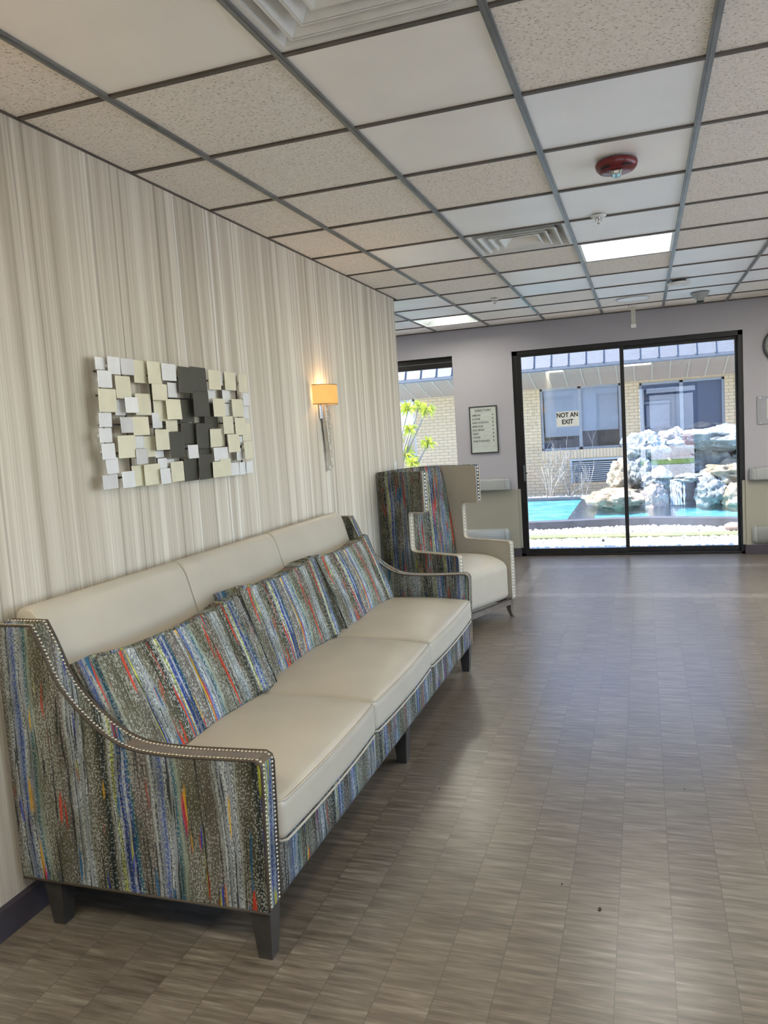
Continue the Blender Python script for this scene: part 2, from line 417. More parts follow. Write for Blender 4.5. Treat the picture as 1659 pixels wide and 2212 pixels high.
M['grey_tile'] = plain('grey_silver_metal', (.62, .61, .60), .35, .15, var=.05)
M['dark_tile'] = plain('olive_charcoal_metal', (.075, .072, .055), .35, .3, var=.1)
M['rod'] = plain('dark_steel_rod', (.09, .085, .08), .35, .7)
M['chrome'] = plain('chrome', (.60, .59, .57), .12, 1.0, var=.1)
M['hammered'] = plain('hammered_champagne_metal', (.62, .55, .45), .25, .9, var=.4, scale=120, bump=.9, bscale=110)
M['glass'] = glass('window_glass'); M['clear_glass'] = glass('daylight_window_glass', (.98, .98, .98), 1.6)
M['lamp'] = emis('lit_diffuser', (1., .94, .80), PANEL_EMISSION)
M['lamp_soft'] = emis('lit_soft_diffuser', (1., .98, .91), 9.0)
M['lamp_cool'] = emis('lit_cool_diffuser', (.93, .99, 1.), PANEL_EMISSION*.35)
M['red'] = plain('red_plastic', (.14, .008, .012), .3, var=.05)
M['lens'] = plain('clear_strobe_lens', (.45, .47, .42), .08, .4)
M['paint'] = plain('cream_paint', (.55, .52, .46), .6)
M['brick'] = brick_mat('cream_brick', (.50, .35, .20), (.45, .315, .18), (.23, .17, .10))
M['soldier'] = brick_mat('cream_brick_sill_course', (.56, .40, .24), (.50, .36, .21), (.27, .20, .12), bw=.0675, bh=.25)
M['soffit'] = plain('tan_soffit', (.31, .235, .19), .7, var=.04)
M['fascia'] = plain('grey_metal_roofing', (.11, .115, .125), .5, .2, var=.05)
M['alu'] = plain('grey_aluminium', (.24, .24, .245), .4, .5)
M['blind'] = plain('grey_blue_blind', (.62, .66, .70), .8, var=.03)
M['dkroom'] = plain('dark_room', (.05, .055, .065), .8)
M['slate'] = plain('dark_blue_door_panel', (.09, .12, .19), .5)
M['rockA'] = rock_mat('grey_green_limestone', (.09, .10, .10), (.27, .29, .28), (.50, .51, .48))
M['rockB'] = rock_mat('tan_limestone', (.15, .12, .08), (.34, .29, .21), (.54, .50, .41))
M['rockC'] = rock_mat('pinkish_limestone', (.15, .125, .115), (.32, .28, .25), (.52, .48, .44))
M['water'] = water_mat(); M['basin'] = basin_mat()
M['curb'] = plain('dark_stone_curb', (.075, .078, .09), .7, var=.2, scale=5)
M['pebble'] = plain('white_pebble', (.60, .59, .55), .6, var=.12, scale=18)
M['gravel'] = gravel_mat('white_gravel_bed', (.50, .49, .45), (.24, .23, .21)); M['bounce_white'] = gravel_mat('bounce_gravel_white', (.86, .85, .82), (.7, .69, .66))
M['moss'] = plain('mossy_concrete', (.17, .19, .09), .9, var=.2)
M['eggs'] = plain('pink_boulder', (.33, .24, .20), .7, var=.1)
M['twig'] = plain('pale_twig', (.30, .28, .25), .8, var=.2)
M['leaf'] = plain('yellow_green_leaf', (.55, .60, .06), .5, var=.25)
M['green'] = plain('lime_grass', (.28, .46, .06), .9, var=.25, scale=30)
M['concrete'] = plain('pale_concrete', (.80, .78, .74), .8, var=.05)
# ================================================================ THE ROOM
XL, XR, YB = -2.6, 6.2, -1.3           # alcove side, right side, entrance side
WL = 6.36                               # the papered wall ends here
bm = bmesh.new(); bx(bm, XL-.2, XR+.2, YB-.2, YF+.16, -.2, 0)
struct(obj('floor', bm, M['floor']), 'grey brown streaked vinyl plank floor with pale inlaid frame', 'floor')
# ceiling: roof slab above the suspended grid, tiles, grid
bm = bmesh.new(); bx(bm, XL-.2, XR+.2, YB-.2, YF+.16, 2.95, 3.1)
ceil = struct(obj('ceiling', bm, M['paint']), 'suspended ceiling of square tiles in a grey grid', 'ceiling')
gx = [A1+TS*(i-1) for i in range(-5, 12)]       # grid_lines, index i -> L(i-5)
def LX(l): return A1+TS*(l-1)
def RY(k): return G0+TS*k
smooth = {(1, -1), (1, 4), (1, 8), (2, 0), (2, 1), (2, 3), (2, 6), (2, 7), (3, 1), (3, 2), (3, 3), (3, 4), (3, 7), (3, 8), (4, 6), (4, 7), (4, 8), (4, 9), (0, 8), (0, 7),
          (5, 6), (5, 7), (5, 8), (5, 5), (4, -3), (3, -3), (1, 10), (0, 10), (-1, 9), (-1, 10)}
cool = {(2, 3), (3, 1), (3, 3), (3, 4), (4, 6), (4, 7), (4, 8), (4, 9), (5, 6), (5, 7), (5, 8), (3, 7), (3, 8), (2, 7)}
lights = {(3, 5): 'warm', (0, 9): 'cool', (7, 3): 'warm', (6, 7): 'warm', (3, -4): 'warm', (0, -4): 'warm', (8, 5): 'warm', (8, -1): 'warm', (-3, 8): 'warm'}  # first two are seen; the rest are unseen lights added for brightness
vents = {(2, 4), (2, -1)}
bmr, bms, bmc = bmesh.new(), bmesh.new(), bmesh.new()
for l in range(-4, 11):
    for k in range(-6, 11):
        if (l, k) in lights or (l, k) in vents: continue
        x0, x1 = LX(l), LX(l+1); y0, y1 = RY(k), RY(k+1)
        if k < 10 and x0 < 0 < x1 and y0 < WL: x0 = 0.0
        if x1 <= 0 and y1 < WL: continue
        x0 = max(x0, XL); x1 = min(x1, XR); y0 = max(y0, YB); y1 = min(y1, YF)
        if x1-x0 < .01 or y1-y0 < .01: continue
        b = bmc if (l, k) in cool else (bms if (l, k) in smooth else bmr)
        z = H+.006+random.uniform(0, .002)
        bx(b, x0+.004, x1-.004, y0+.004, y1-.004, z, z+.016)
obj('fissured_tiles', bmr, M['tile'], ceil); obj('smooth_tiles', bms, M['smooth_tile'], ceil); obj('cool_smooth_tiles', bmc, M['smooth_blue'], ceil)
bl, bc = bmesh.new(), bmesh.new()
for l in range(-4, 11):
    x = LX(l)
    if x < XL+.02 or x > XR-.02: continue
    bx(bl, x-.0125, x+.0125, WL if x < 0 else YB, YF, H-.002, H+.03)
    bx(bl, x-.004, x+.004, WL if x < 0 else YB, YF, H-.006, H)
for k in range(-5, 11):
    y = RY(k); xs = 0 if y < WL else XL
    edges = [xs]+[LX(l) for l in range(-4, 11) if LX(l) > xs+.02 and LX(l) < XR]+[XR]
    for a, b in zip(edges, edges[1:]): bx(bc, a+.0125, b-.0125, y-.0095, y+.0095, H-.001, H+.028)
bx(bc, 0, .007, YB, WL, H-.001, H+.02); bx(bc, XL, XR, YF-.02, YF, H-.004, H+.02)
obj('main_grid_bars', bl, M['grid_long'], ceil); obj('cross_grid_bars', bc, M['grid_cross'], ceil)
# walls
bm = bmesh.new(); bx(bm, -.14, 0, YB, WL, 0, 2.95)
wl_ = struct(obj('wall_left', bm, M['paper'], bevel=.006), 'wall papered in cream and taupe vertical striations', 'wall')
bm = bmesh.new(); bx(bm, -.152, -.001, WL-.0, WL+.012, 0, H); obj('end_cap', bm, M['paper'], wl_)
bm = bmesh.new(); prism(bm, [(0, 0), (.016, 0), (.012, .09), (.003, .1), (0, .1)], 'Y', YB, WL+.012)
struct(obj('baseboard_left', bm, M['basebd']), 'dark rubber baseboard behind the sofa', 'baseboard')
bm = bmesh.new(); bx(bm, XL-.14, XL, WL-.2, YF+.16, 0, 2.95); bx(bm, XL, -.14, WL-.34, WL-.2, 0, 2.95)
struct(obj('wall_alcove', bm, M['wall']), 'grey alcove wall behind the papered wall', 'wall')
# far wall with two openings: window X -2.3..-.09, z .95..2.33 ; door X .58..2.95, z 0..2.315
WX0, WX1, WZ0, WZ1 = -2.2, -.092, .95, 2.335
DX0, DX1, DZ1 = .588, 2.948, 2.318
YO = YF+.16
bm = bmesh.new()
for a in ((XL, WX0, 0, 2.95), (WX0, WX1, 0, WZ0), (WX0, WX1, WZ1, 2.95), (WX1, DX0, 0, 2.95), (DX0, DX1, DZ1, 2.95), (DX1, XR, 0, 2.95)):
    bx(bm, a[0], a[1], YF, YO, a[2], a[3])
wf = struct(obj('wall_far', bm, M['wall']), 'lavender grey wall around the courtyard doors', 'wall')
def wains(x0, x1, x0z=None):
    b = bmesh.new(); bx(b, x0, x1, YF-.012, YF, 0, .775); return obj('wainscot_panel', b, M['wains'], wf)
wains(XL, DX0-.0); wains(DX1+.0, XR)
bm = bmesh.new()
bx(bm, DX0, DX0+.03, YF, YO, 0.1, .775); bx(bm, DX1-.03, DX1, YF, YO, .1, .775)
obj('wainscot_return', bm, M['wains'], wf)
for nm, (x0, x1) in (('baseboard_far', (XL, DX0)), ('baseboard_right', (DX1, XR))):
    b = bmesh.new(); bx(b, x0, x1, YF-.03, YF-.012, 0, .1)
    if nm == 'baseboard_far': bx(b, DX0-.001, DX0+.012, YF-.03, YF+.03, 0, .1)
    else: bx(b, DX1-.012, DX1+.001, YF-.03, YF+.03, 0, .1)
    struct(obj(nm, b, M['basebd'], bevel=.003), 'plum rubber baseboard %s the glass doors' % ('left of' if nm.endswith('far') else 'right of'), 'baseboard')
# right wall with a window widened for daylight, entrance wall with a glazed door and an added window
bm = bmesh.new()
for a in ((YB, .8, 0, 2.95), (.8, 7.2, 0, .4), (.8, 7.2, 2.4, 2.95), (7.2, YO, 0, 2.95)): bx(bm, XR, XR+.16, a[0], a[1], a[2], a[3])
struct(obj('wall_right', bm, M['wall']), 'grey wall beyond the right edge with an unseen window widened for daylight', 'wall')
EX0, EX1, EZ1 = 1.84, 3.16, 2.2
bm = bmesh.new()
for a in ((XL, EX0, 0, 2.95), (EX0, EX1, EZ1, 2.95), (EX1, 3.9, 0, 2.95), (3.9, 6.0, 0, .4), (3.9, 6.0, 2.4, 2.95), (6.0, XR, 0, 2.95)): bx(bm, a[0], a[1], YB-.16, YB, a[2], a[3])
struct(obj('wall_back', bm, M['wall']), 'grey entrance wall behind the viewer', 'wall')

def pane(name, x0, x1, y, z0, z1, parent, axis='Y', mat='glass'):
    b = bmesh.new()
    if axis == 'Y': vs = [(x0, y, z0), (x1, y, z0), (x1, y, z1), (x0, y, z1)]
    else: vs = [(y, x0, z0), (y, x1, z0), (y, x1, z1), (y, x0, z1)]
    b.faces.new([b.verts.new(v) for v in vs])
    return obj(name, b, M[mat], parent)
# window_1 (left of the directory sign)
bm = bmesh.new(); yy = YF+.07
bx(bm, WX0, WX1, yy, yy+.07, WZ1-.055, WZ1); bx(bm, WX0, WX1, yy+.01, yy+.06, WZ1-.12, WZ1-.06)
bx(bm, WX0, WX0+.045, yy, yy+.07, WZ0, WZ1); bx(bm, WX0, WX1, yy, yy+.07, WZ0, WZ0+.05); bx(bm, -1.2, -1.15, yy, yy+.07, WZ0, WZ1)
w1 = struct(obj('window_1', bm, M['darkframe'], bevel=.002), 'window with dark header rail left of the directory sign', 'window')
pane('pane', WX0+.045, WX1, yy+.04, WZ0+.05, WZ1-.12, w1)
bm = bmesh.new(); bx(bm, WX0, WX1, YF-.03, yy, WZ0-.03, WZ0); obj('sill', bm, M['white'], w1)
# door_1: the sliding courtyard doors
fy0, fy1 = YF+.02, YF+.12
bm = bmesh.new()
bx(bm, DX0, DX0+.062, fy0, fy1, 0, DZ1); bx(bm, DX1-.045, DX1, fy0, fy1, 0, DZ1)
bx(bm, DX0, DX1, fy0, fy1, DZ1-.05, DZ1); bx(bm, DX0, DX1, fy0, fy1+.02, 0, .03)
d1 = struct(obj('door_1', bm, M['darkframe'], bevel=.003), 'black framed sliding glass doors to the courtyard', 'door')
XM = 1.752
def sash(name, x0, x1, y0, y1, sl, sr, zt):
    b = bmesh.new(); z0, z1 = .03, DZ1-.05
    bx(b, x0, x0+sl, y0, y1, z0, z1); bx(b, x1-sr, x1, y0, y1, z0, z1); bx(b, x0+sl, x1-sr, y0, y1, z1-zt, z1); bx(b, x0+sl, x1-sr, y0, y1, z0, z0+.05)
    return obj(name, b, M['darkframe'], d1, bevel=.002)
s1 = sash('sliding_panel', DX0+.062, XM+.03, fy0+.006, fy0+.042, .035, .04, .02)
s2 = sash('fixed_panel', XM-.012, DX1-.045, fy0+.052, fy0+.09, .04, .024, .035)
g1 = pane('pane', DX0+.097, XM-.01, fy0+.024, .08, DZ1-.07, s1); g2 = pane('pane', XM+.028, DX1-.069, fy0+.071, .08, DZ1-.085, s2)
bm = bmesh.new(); bx(bm, DX0+.07, DX0+.09, fy0-.014, fy0+.006, .86, 1.04); bx(bm, DX0+.074, DX0+.086, fy0-.016, fy0-.012, .88, 1.02)
obj('pull_handle', bm, plain('grey_metal_pull', (.14, .145, .15), .35, .7), s1, bevel=.003)
bm = bmesh.new(); lathe(bm, [(0, 0), (.009, 0), (.008, .008), (0, .01)], n=12); bmesh.ops.rotate(bm, verts=bm.verts[:], matrix=Matrix.Rotation(PI/2, 3, 'X')); bmesh.ops.translate(bm, verts=bm.verts[:], vec=(DX0+.105, fy0+.004, .95)); obj('latch_knob', bm, M['black'], s1)
# unseen_window_2 in the right wall, widened for more daylight; door_2 the entrance
bm = bmesh.new()
for a in ((.8, 7.2, .4, .46), (.8, 7.2, 2.34, 2.4), (.8, .86, .4, 2.4), (7.14, 7.2, .4, 2.4), (2.9, 2.96, .4, 2.4), (5.04, 5.1, .4, 2.4)): bx(bm, XR+.04, XR+.1, a[0], a[1], a[2], a[3])
w2 = struct(obj('unseen_window_2', bm, M['darkframe']), 'unseen window in the right wall, widened to let in more daylight', 'window'); pane('pane', .86, 7.14, XR+.07, .46, 2.34, w2, 'X', 'clear_glass')
bm = bmesh.new(); ey = YB-.1
for a in ((EX0, EX0+.05, 0, EZ1), (EX1-.05, EX1, 0, EZ1), (EX0, EX1, EZ1-.06, EZ1), (2.0, 2.06, 0, EZ1), (2.06, EX1-.05, 1.98, 2.03), (2.06, EX1-.05, 0, .06), (2.06, 2.12, 0, 2.0), (EX1-.1, EX1-.05, 0, 2.)): bx(bm, a[0], a[1], ey, ey+.06, a[2], a[3])
d2 = struct(obj('door_2', bm, M['darkframe']), 'glazed entrance door behind the viewer', 'door'); pane('pane', EX0+.05, EX1-.05, ey+.03, .06, EZ1-.06, d2)

bm = bmesh.new()  # unseen window added so bounced daylight reaches the ceiling
for a in ((3.9, 6., .4, .46), (3.9, 6., 2.34, 2.4), (3.9, 3.96, .4, 2.4), (5.94, 6., .4, 2.4)): bx(bm, a[0], a[1], YB-.1, YB-.04, a[2], a[3])
w3 = struct(obj('added_window_3', bm, M['darkframe']), 'unseen window added beside the entrance door to light the ceiling', 'window'); pane('pane', 3.96, 5.94, YB-.07, .46, 2.34, w3, 'Y', 'clear_glass')

# ================================================================ THE SOFA
SX, SY = .5, 3.24
sofa = thing('sofa', 'long cream leather sofa with striped chenille arms and nailhead trim', 'sofa', (SX, SY, 0))
NO, NI, FI, FO = 1.84, 1.918, 4.555, 4.635      # near arm outer/inner, far arm inner/outer
prof_top = chaikin([(.165, .985), (.20, .915), (.235, .82), (.29, .745), (.38, .665), (.47, .618), (.57, .607), (.68, .606)], 2)
prof_top = [(p[0], p[1]) for p in prof_top]
armprof = [(.025, .16), (.025, .985)]+prof_top+[(.905, .612), (.918, .600), (.905, .16)]
armprof = [p for i, p in enumerate(armprof)]
def arm(y0, y1, outer):
    b = bmesh.new(); prism(b, armprof, 'Y', y0, y1, 0)
    for f in b.faces:
        if abs(f.normal.y) < .5:
            c = f.calc_center_median()
            f.material_index = 1 if (c.z > .58 and c.x > .45) else 0
    return obj('arm', b, [M['fab_sofa'], M['bandtop']], sofa, bevel=.006)
arm_near = arm(NO, NI, 'near'); arm_far = arm(FI, FO, 'far')
edge = [(.025, .985), (.165, .985)]+prof_top[1:]+[(.905, .612), (.919, .598), (.906, .162)]
def resample(pts, step):
    pts = [Vector(p) for p in pts]; out = []; acc = 0; nxt = 0
    for a, b in zip(pts, pts[1:]):
        L = (b-a).length
        while nxt <= acc+L and L > 0:
            out.append(a.lerp(b, (nxt-acc)/L)); nxt += step
        acc += L
    return out
for par, ys in ((arm_near, (NO+.002, NI-.002)), (arm_far, (FI+.002, FO-.002))):
    for y in ys:
        b = bmesh.new(); tube(b, [(x, y, z) for x, z in resample(edge, .02)], .0042, 6); obj('piping', b, M['piping'], par)
    b = bmesh.new(); tube(b, [(.03, ys[0], .16), (.905, ys[0], .16)], .005, 6); obj('welt', b, M['piping'], par)
# nailheads: two rows on each arm, the hundred nearest as parts of their own
nm_ = bmesh.new(); lathe(nm_, [(0.0052, 0), (.0048, .0018), (.003, .0032), (0, .0038)], n=10)
nme = bpy.data.meshes.new('nailhead'); nm_.to_mesh(nme)
nme.materials.append(M['nail'])
for p in nme.polygons: p.use_smooth = True
spots = []
def rownails(y, step=.0125):
    e = resample(edge, step)
    for i, p in enumerate(e):
        q = e[min(i+1, len(e)-1)]-e[max(i-1, 0)]; n = Vector((-q[1], 0, q[0])).normalized(); n = -n if n.z < -.2 or (abs(n.z) <= .2 and n.x < 0) else n
        spots.append((Vector((p[0], y, p[1]))+n*.0004, n))
for y in (NO+.013, NI-.013): rownails(y)
for y in (FI+.013, FO-.013): rownails(y)
spots.sort(key=lambda s: (s[0]-CAM).length)
def place_nails(spots, root, me, org, limit=100):
    rest = bmesh.new()
    for i, (p, n) in enumerate(spots):
        mt = Matrix.Translation(p-org) @ n.to_track_quat('Z', 'Y').to_matrix().to_4x4()
        if i < limit:
            o = bpy.data.objects.new('nailhead', me); COL.objects.link(o); o.parent = root
            o.location = mt.to_translation(); o.rotation_euler = mt.to_euler()
        else:
            k = len(rest.verts); rest.from_mesh(me); rest.verts.ensure_lookup_table()
            bmesh.ops.transform(rest, matrix=mt, verts=rest.verts[k:])
    if len(rest.verts):
        o = obj('nailhead_trim', rest, M['nail'], root, local=True); o['kind'] = 'stuff'
        for p in o.data.polygons: p.use_smooth = True
place_nails(spots, sofa, nme, Vector((SX, SY, 0)))
# leather back in three panels
bp0 = chaikin([(.03, .30), (.03, .97), (.045, 1.018), (.085, 1.028), (.125, .995), (.150, .90), (.205, .70), (.25, .50), (.26, .30)], 2)
for a, c in ((NI, 2.752), (2.756, 3.598), (3.602, FI)):
    b = bmesh.new(); ys = [a, a+.004, a+.012]+[a+.012+(c-a-.024)*i/10 for i in range(1, 10)]+[c-.012, c-.004, c]
    rows = []
    for j, y in enumerate(ys):
        d = min(y-a, c-y); sh = .006 if d < 1e-6 else (.002 if d < .005 else 0)
        puff = .008*math.sin(PI*(y-a)/(c-a))
        row = []
        for p in bp0:
            cx, cz = .14, .66; v = Vector((p[0]-cx, p[1]-cz)); L = v.length; v = v*(1-(sh-puff*(1 if p[0] > .09 else 0))/L)
            row.append(b.verts.new((cx+v.x, y, cz+v.y)))
        rows.append(row)
    for r1, r2 in zip(rows, rows[1:]):
        for i in range(len(bp0)-1):
            b.faces.new((r1[i], r1[i+1], r2[i+1], r2[i])).smooth = True
    b.faces.new(rows[0]); b.faces.new(list(reversed(rows[-1])))
    obj('back_panel', b, M['leather'], sofa, sub=1)
# seat cushions
for a, c in ((NI+.002, 2.755), (2.757, 3.598), (3.600, FI-.002)):
    hx, hy, hz = .335, (c-a)/2, .062
    def droop(p, hx=hx, hy=hy):
        if p.x > hx-.08: p.x += .012*(1-(p.y/hy)**2)
        p.z -= .012*max(0, (p.x/hx))**2*(1 if p.z > 0 else 1.3)
        return p
    b = bmesh.new(); rbox(b, hx, hy, hz, .026, 12, crown=.034, crown_bot=0, c=(.595, (a+c)/2, .408), droop=droop)
    s = obj('seat_cushion', b, M['leather'], sofa)
    loop = []
    for X, Y in ((.595-hx+.02, a+.012), (.595+hx-.004, a+.012), (.595+hx-.004, c-.012), (.595-hx+.02, c-.012)): loop.append((X, Y, 0))
    for zt in (.459, .345):
        pts = []
        for i in range(4):
            p, q = Vector(loop[i]), Vector(loop[(i+1) % 4])
            for k in range(14):
                t_ = (k+.0)/14; v = p.lerp(q, t_)
                u_ = (v.x-.595)/hx; w_ = (v.y-(a+c)/2)/hy
                if u_ > .8: v.x += .012*(1-w_*w_)
                v.z = zt-.012*max(0, u_)**2*(1 if zt > .4 else 1.3)+(.004 if zt > .4 else 0)
                pts.append(v)
        b = bmesh.new(); tube(b, chaikin(pts, 1, True), .0042, 8, True); obj('welt', b, M['welt'], s)
# deck and front rail
b = bmesh.new(); bx(b, .04, .87, NI, FI, .165, .34); obj('deck', b, M['fab_sofa'], sofa)
b = bmesh.new(); bx(b, .03, .89, NO+.01, FO-.01, .156, .163); obj('dust_cover_shade', b, M['black'], sofa)  # black underside cloth, added to deepen the shade under the sofa
b = bmesh.new(); rbox(b, .045, (FI-NI)/2, .092, .036, 30, c=(.872, (FI+NI)/2, .250)); obj('front_rail', b, M['fab_sofa'], sofa)
b = bmesh.new(); tube(b, [(.90, NI, .163), (.90, FI, .163)], .005, 6); obj('welt', b, M['piping'], sofa)
def leg(x, y, sx=1, nm='leg', top=.165, w0=.034, w1=.022, par=None, mat='legdark', ox=0, oy=0):
    b = bmesh.new(); vs = []
    for z, w_, dx, dy in ((0, w1, ox, oy), (top, w0, 0, 0)):
        vs.append([b.verts.new((x+dx+a*w_, y+dy+c*w_, z)) for a, c in ((-1, -1), (1, -1), (1, 1), (-1, 1))])
    for k in range(4): b.faces.new((vs[0][k], vs[0][(k+1) % 4], vs[1][(k+1) % 4], vs[1][k]))
    b.faces.new(list(reversed(vs[0]))); b.faces.new(vs[1])
    return obj(nm, b, M[mat], par or sofa, bevel=.002)
for y in (1.885, 3.24, 4.59):
    leg(.868, y); leg(.13, y)

# ================================================================ PILLOWS
def pillow(label, yc, xb, zb, width, height, tilt, thick=.15, yaw=0, roll=0):
    """boxed back pillow standing on its lower edge, leaning to the sofa back"""
    root = thing('throw_pillow', label, 'pillow', (xb, yc, zb), 0, 'striped pillows along the sofa back')
    root.rotation_euler = (roll, -tilt, yaw)
    hx, hy, hz = thick/2, width/2, height/2
    b = bmesh.new(); r = .016
    def soft(p):
        fy = max(0, 1-(p.y/hy)**2); fz = max(0, 1-(p.z/hz)**2)
        p.x *= 1+.30*(fy*fz)**.7
        p.z += .018*(abs(p.y/hy)**4)*(1 if p.z > 0 else -1)*max(0, abs(p.z/hz))
        p.z -= .012*fy*(1 if p.z > 0 else -.3)*abs(p.z/hz)
        n1 = noise.noise(Vector((p.y*7+yc*3, p.z*7, p.x*3)))*.009+noise.noise(Vector((p.y*17+yc, p.z*13, p.x*5)))*.004
        p.x += n1*(1 if p.x > 0 else .3)
        return p
    def axsoft(p): return soft(p)
    rbox(b, hx, hy, hz, r, 16, c=(0, 0, 0), droop=axsoft)
    bmesh.ops.translate(b, verts=b.verts[:], vec=(-hx*.6, 0, hz))
    cov = obj('cover', b, M['fab_pillow'], root, local=True)
    for s in (-1, 1):
        pts = []
        q = [(-hy+.012, -hz+.012), (hy-.012, -hz+.012), (hy-.012, hz-.012), (-hy+.012, hz-.012)]
        for i in range(4):
            a, c = Vector(q[i]), Vector(q[(i+1) % 4])
            for k in range(10):
                v = a.lerp(c, k/10); p = soft(Vector((s*(hx-.003), v.x*1.015, v.y*1.015))); p.x += s*.0; pts.append(p+Vector((-hx*.6, 0, hz)))
        b = bmesh.new(); tube(b, chaikin(pts, 1, True), .0062, 6, True); obj('piping', b, M['fab_sofa'], cov, local=True)
    return root
pillow('wide striped chenille pillow leaning nearest the near sofa arm', 2.40, .425, .470, .92, .405, math.radians(22), .185, 0)
pillow('darker middle striped pillow partly behind the nearest one', 3.28, .395, .470, .80, .42, math.radians(17), .16, 0)
pillow('striped pillow propped at the sofa end next to the wing chair', 4.12, .415, .470, .80, .42, math.radians(21), .175, 0)

# ================================================================ THE WING CHAIR
ch = thing('wing_chair', 'tall cream leather wing chair with striped sides standing past the sofa', 'chair', (.169, 5.94, 0), -.391)
CD, CW, HA, UB, HN, UW, HT, ZB = .707, .74, .599, .273, .905, .423, 1.208, .141
th = .052
def sideprof():
    r = .012
    return [(-.01+.02, ZB), (CD, ZB), (CD, HA-r), (CD-r, HA), (UB+.03, HA+.008), (UB+.005, HA+.02), (UB, HA+.045), (UB, HN-.02), (UB+.006, HN-.004), (UB+.02, HN), (UW-.01, HN), (UW, HN+.01), (UW, HT-.014), (UW-.014, HT), (-.02, HT), (-.032, HT-.02)]
for s in (-1, 1):
    yo = s*CW/2; yi = s*(CW/2-th)
    b = bmesh.new(); prism(b, sideprof(), 'Y', min(yo, yi), max(yo, yi), 1)
    for f in b.faces:
        c = f.calc_center_median(); f.normal_update()
        if abs(f.normal.y) > .5: f.material_index = 0 if abs(c.y-yo) < .001 else 1
        else: f.material_index = 0 if (c.z > HT-.03 or c.x < 0 or (c.x > UW-.012 and c.z > HN+.005)) else 1
    sp = obj('side_panel', b, [M['fab_chair'], M['leather']], ch, local=True, bevel=.007, seg=3)
    e = sideprof()[1:14]
    for y in (yo-s*.003, yi+s*.003):
        b = bmesh.new(); tube(b, [(p[0], y, p[1]) for p in resample(e, .02)], .0045, 6); obj('piping', b, M['welt'] if y != yo-s*.003 else M['welt'], sp, local=True)
# inner back, slightly reclined
b = bmesh.new()
q = chaikin([(-.025, ZB+.02), (-.030, .6), (-.03, HT-.03), (-.01, HT+.004), (.05, HT+.002), (.085, HT-.02), (.105, HT-.09), (.150, .85), (.20, .5), (.21, ZB+.05)], 2)
ys = [-CW/2+th, -CW/2+th+.012]+[-(CW/2-th)*.9+(CW-2*th)*.9*i/12 for i in range(13)]+[CW/2-th-.012, CW/2-th]
rows = []
for y in ys:
    f = 1-(y/(CW/2-th))**2
    rows.append([b.verts.new((p[0]+(.018*f**.6 if p[0] > .04 else 0), y, p[1]+(.006*f if p[1] > HT-.05 else 0))) for p in q])
for r1, r2 in zip(rows, rows[1:]):
    for i in range(len(q)-1): b.faces.new((r1[i], r1[i+1], r2[i+1], r2[i])).smooth = True
b.faces.new(rows[0]); b.faces.new(list(reversed(rows[-1])))
obj('backrest', b, M['fab_chair'], ch, local=True)
b = bmesh.new(); hx = (CD-.012-.14)/2
def sd_(p):
    if p.x > hx-.20: p.z -= .050*((p.x-hx+.20)/.20)**2*max(0, min(1, (p.z+.05)/.2))
    return p
rbox(b, hx, CW/2-th-.001, .165, .05, 14, crown=.045, c=(.14+hx, 0, ZB+.006+.165), droop=sd_)
obj('seat', b, M['leather'], ch, local=True)
b = bmesh.new(); tube(b, [(CD-.012, -CW/2+.01, ZB+.006), (CD-.012, CW/2-.01, ZB+.006)], .006, 6)
tube(b, [(0.0, -CW/2+.004, ZB+.004), (CD, -CW/2+.004, ZB+.004)], .005, 6); obj('bottom_welt', b, M['piping'], ch, local=True)
b = bmesh.new()
for a in ((.02, CD-.01, -CW/2+.01, -CW/2+.035), (.02, CD-.01, CW/2-.035, CW/2-.01), (CD-.04, CD-.012, -CW/2+.01, CW/2-.01), (.0, .03, -CW/2+.01, CW/2-.01)):
    bx(b, a[0], a[1], a[2], a[3], .098, ZB+.002)
obj('base_rail', b, M['taupe'], ch, local=True, bevel=.003)
for sx, sy in ((1, -1), (1, 1), (0, -1), (0, 1)):
    x = CD-.034 if sx else .03; y = sy*(CW/2-.034); b = bmesh.new(); rings = []
    for z, w_, d in ((0, .015, .012), (.03, .016, .004), (.06, .019, -.001), (.10, .024, -.002), (ZB, .024, 0)):
        dx = (d if sx else -d*1.6)
        rings.append([b.verts.new((x+dx+a*w_, y+sy*d+c*w_, z)) for a, c in ((-1, -1), (1, -1), (1, 1), (-1, 1))])
    for r1, r2 in zip(rings, rings[1:]):
        for k in range(4): b.faces.new((r1[k], r1[(k+1) % 4], r2[(k+1) % 4], r2[k]))
    b.faces.new(list(reversed(rings[0]))); b.faces.new(rings[-1])
    obj('leg', b, M['taupe'], ch, local=True, bevel=.002)
bn = bmesh.new(); lathe(bn, [(.0085, 0), (.0078, .003), (.005, .0055), (0, .0065)], n=12)
cme = bpy.data.meshes.new('nailhead'); bn.to_mesh(cme); cme.materials.append(M['nail_bright'])
for p in cme.polygons: p.use_smooth = True
cs = []
for s in (-1, 1):
    y = s*(CW/2-th/2)
    for a, c, x in ((ZB+.02, HA-.02, CD), (HA+.05, HN-.02, UB), (HN+.02, HT-.02, UW)):
        n = int((c-a)/.0245)
        for i in range(n+1): cs.append((Vector((x+.001, y, a+(c-a)*i/n)), Vector((1, 0, 0))))
cs.sort(key=lambda q: -q[0].y*0+q[0].z*-1)
place_nails(cs, ch, cme, Vector((0, 0, 0)))

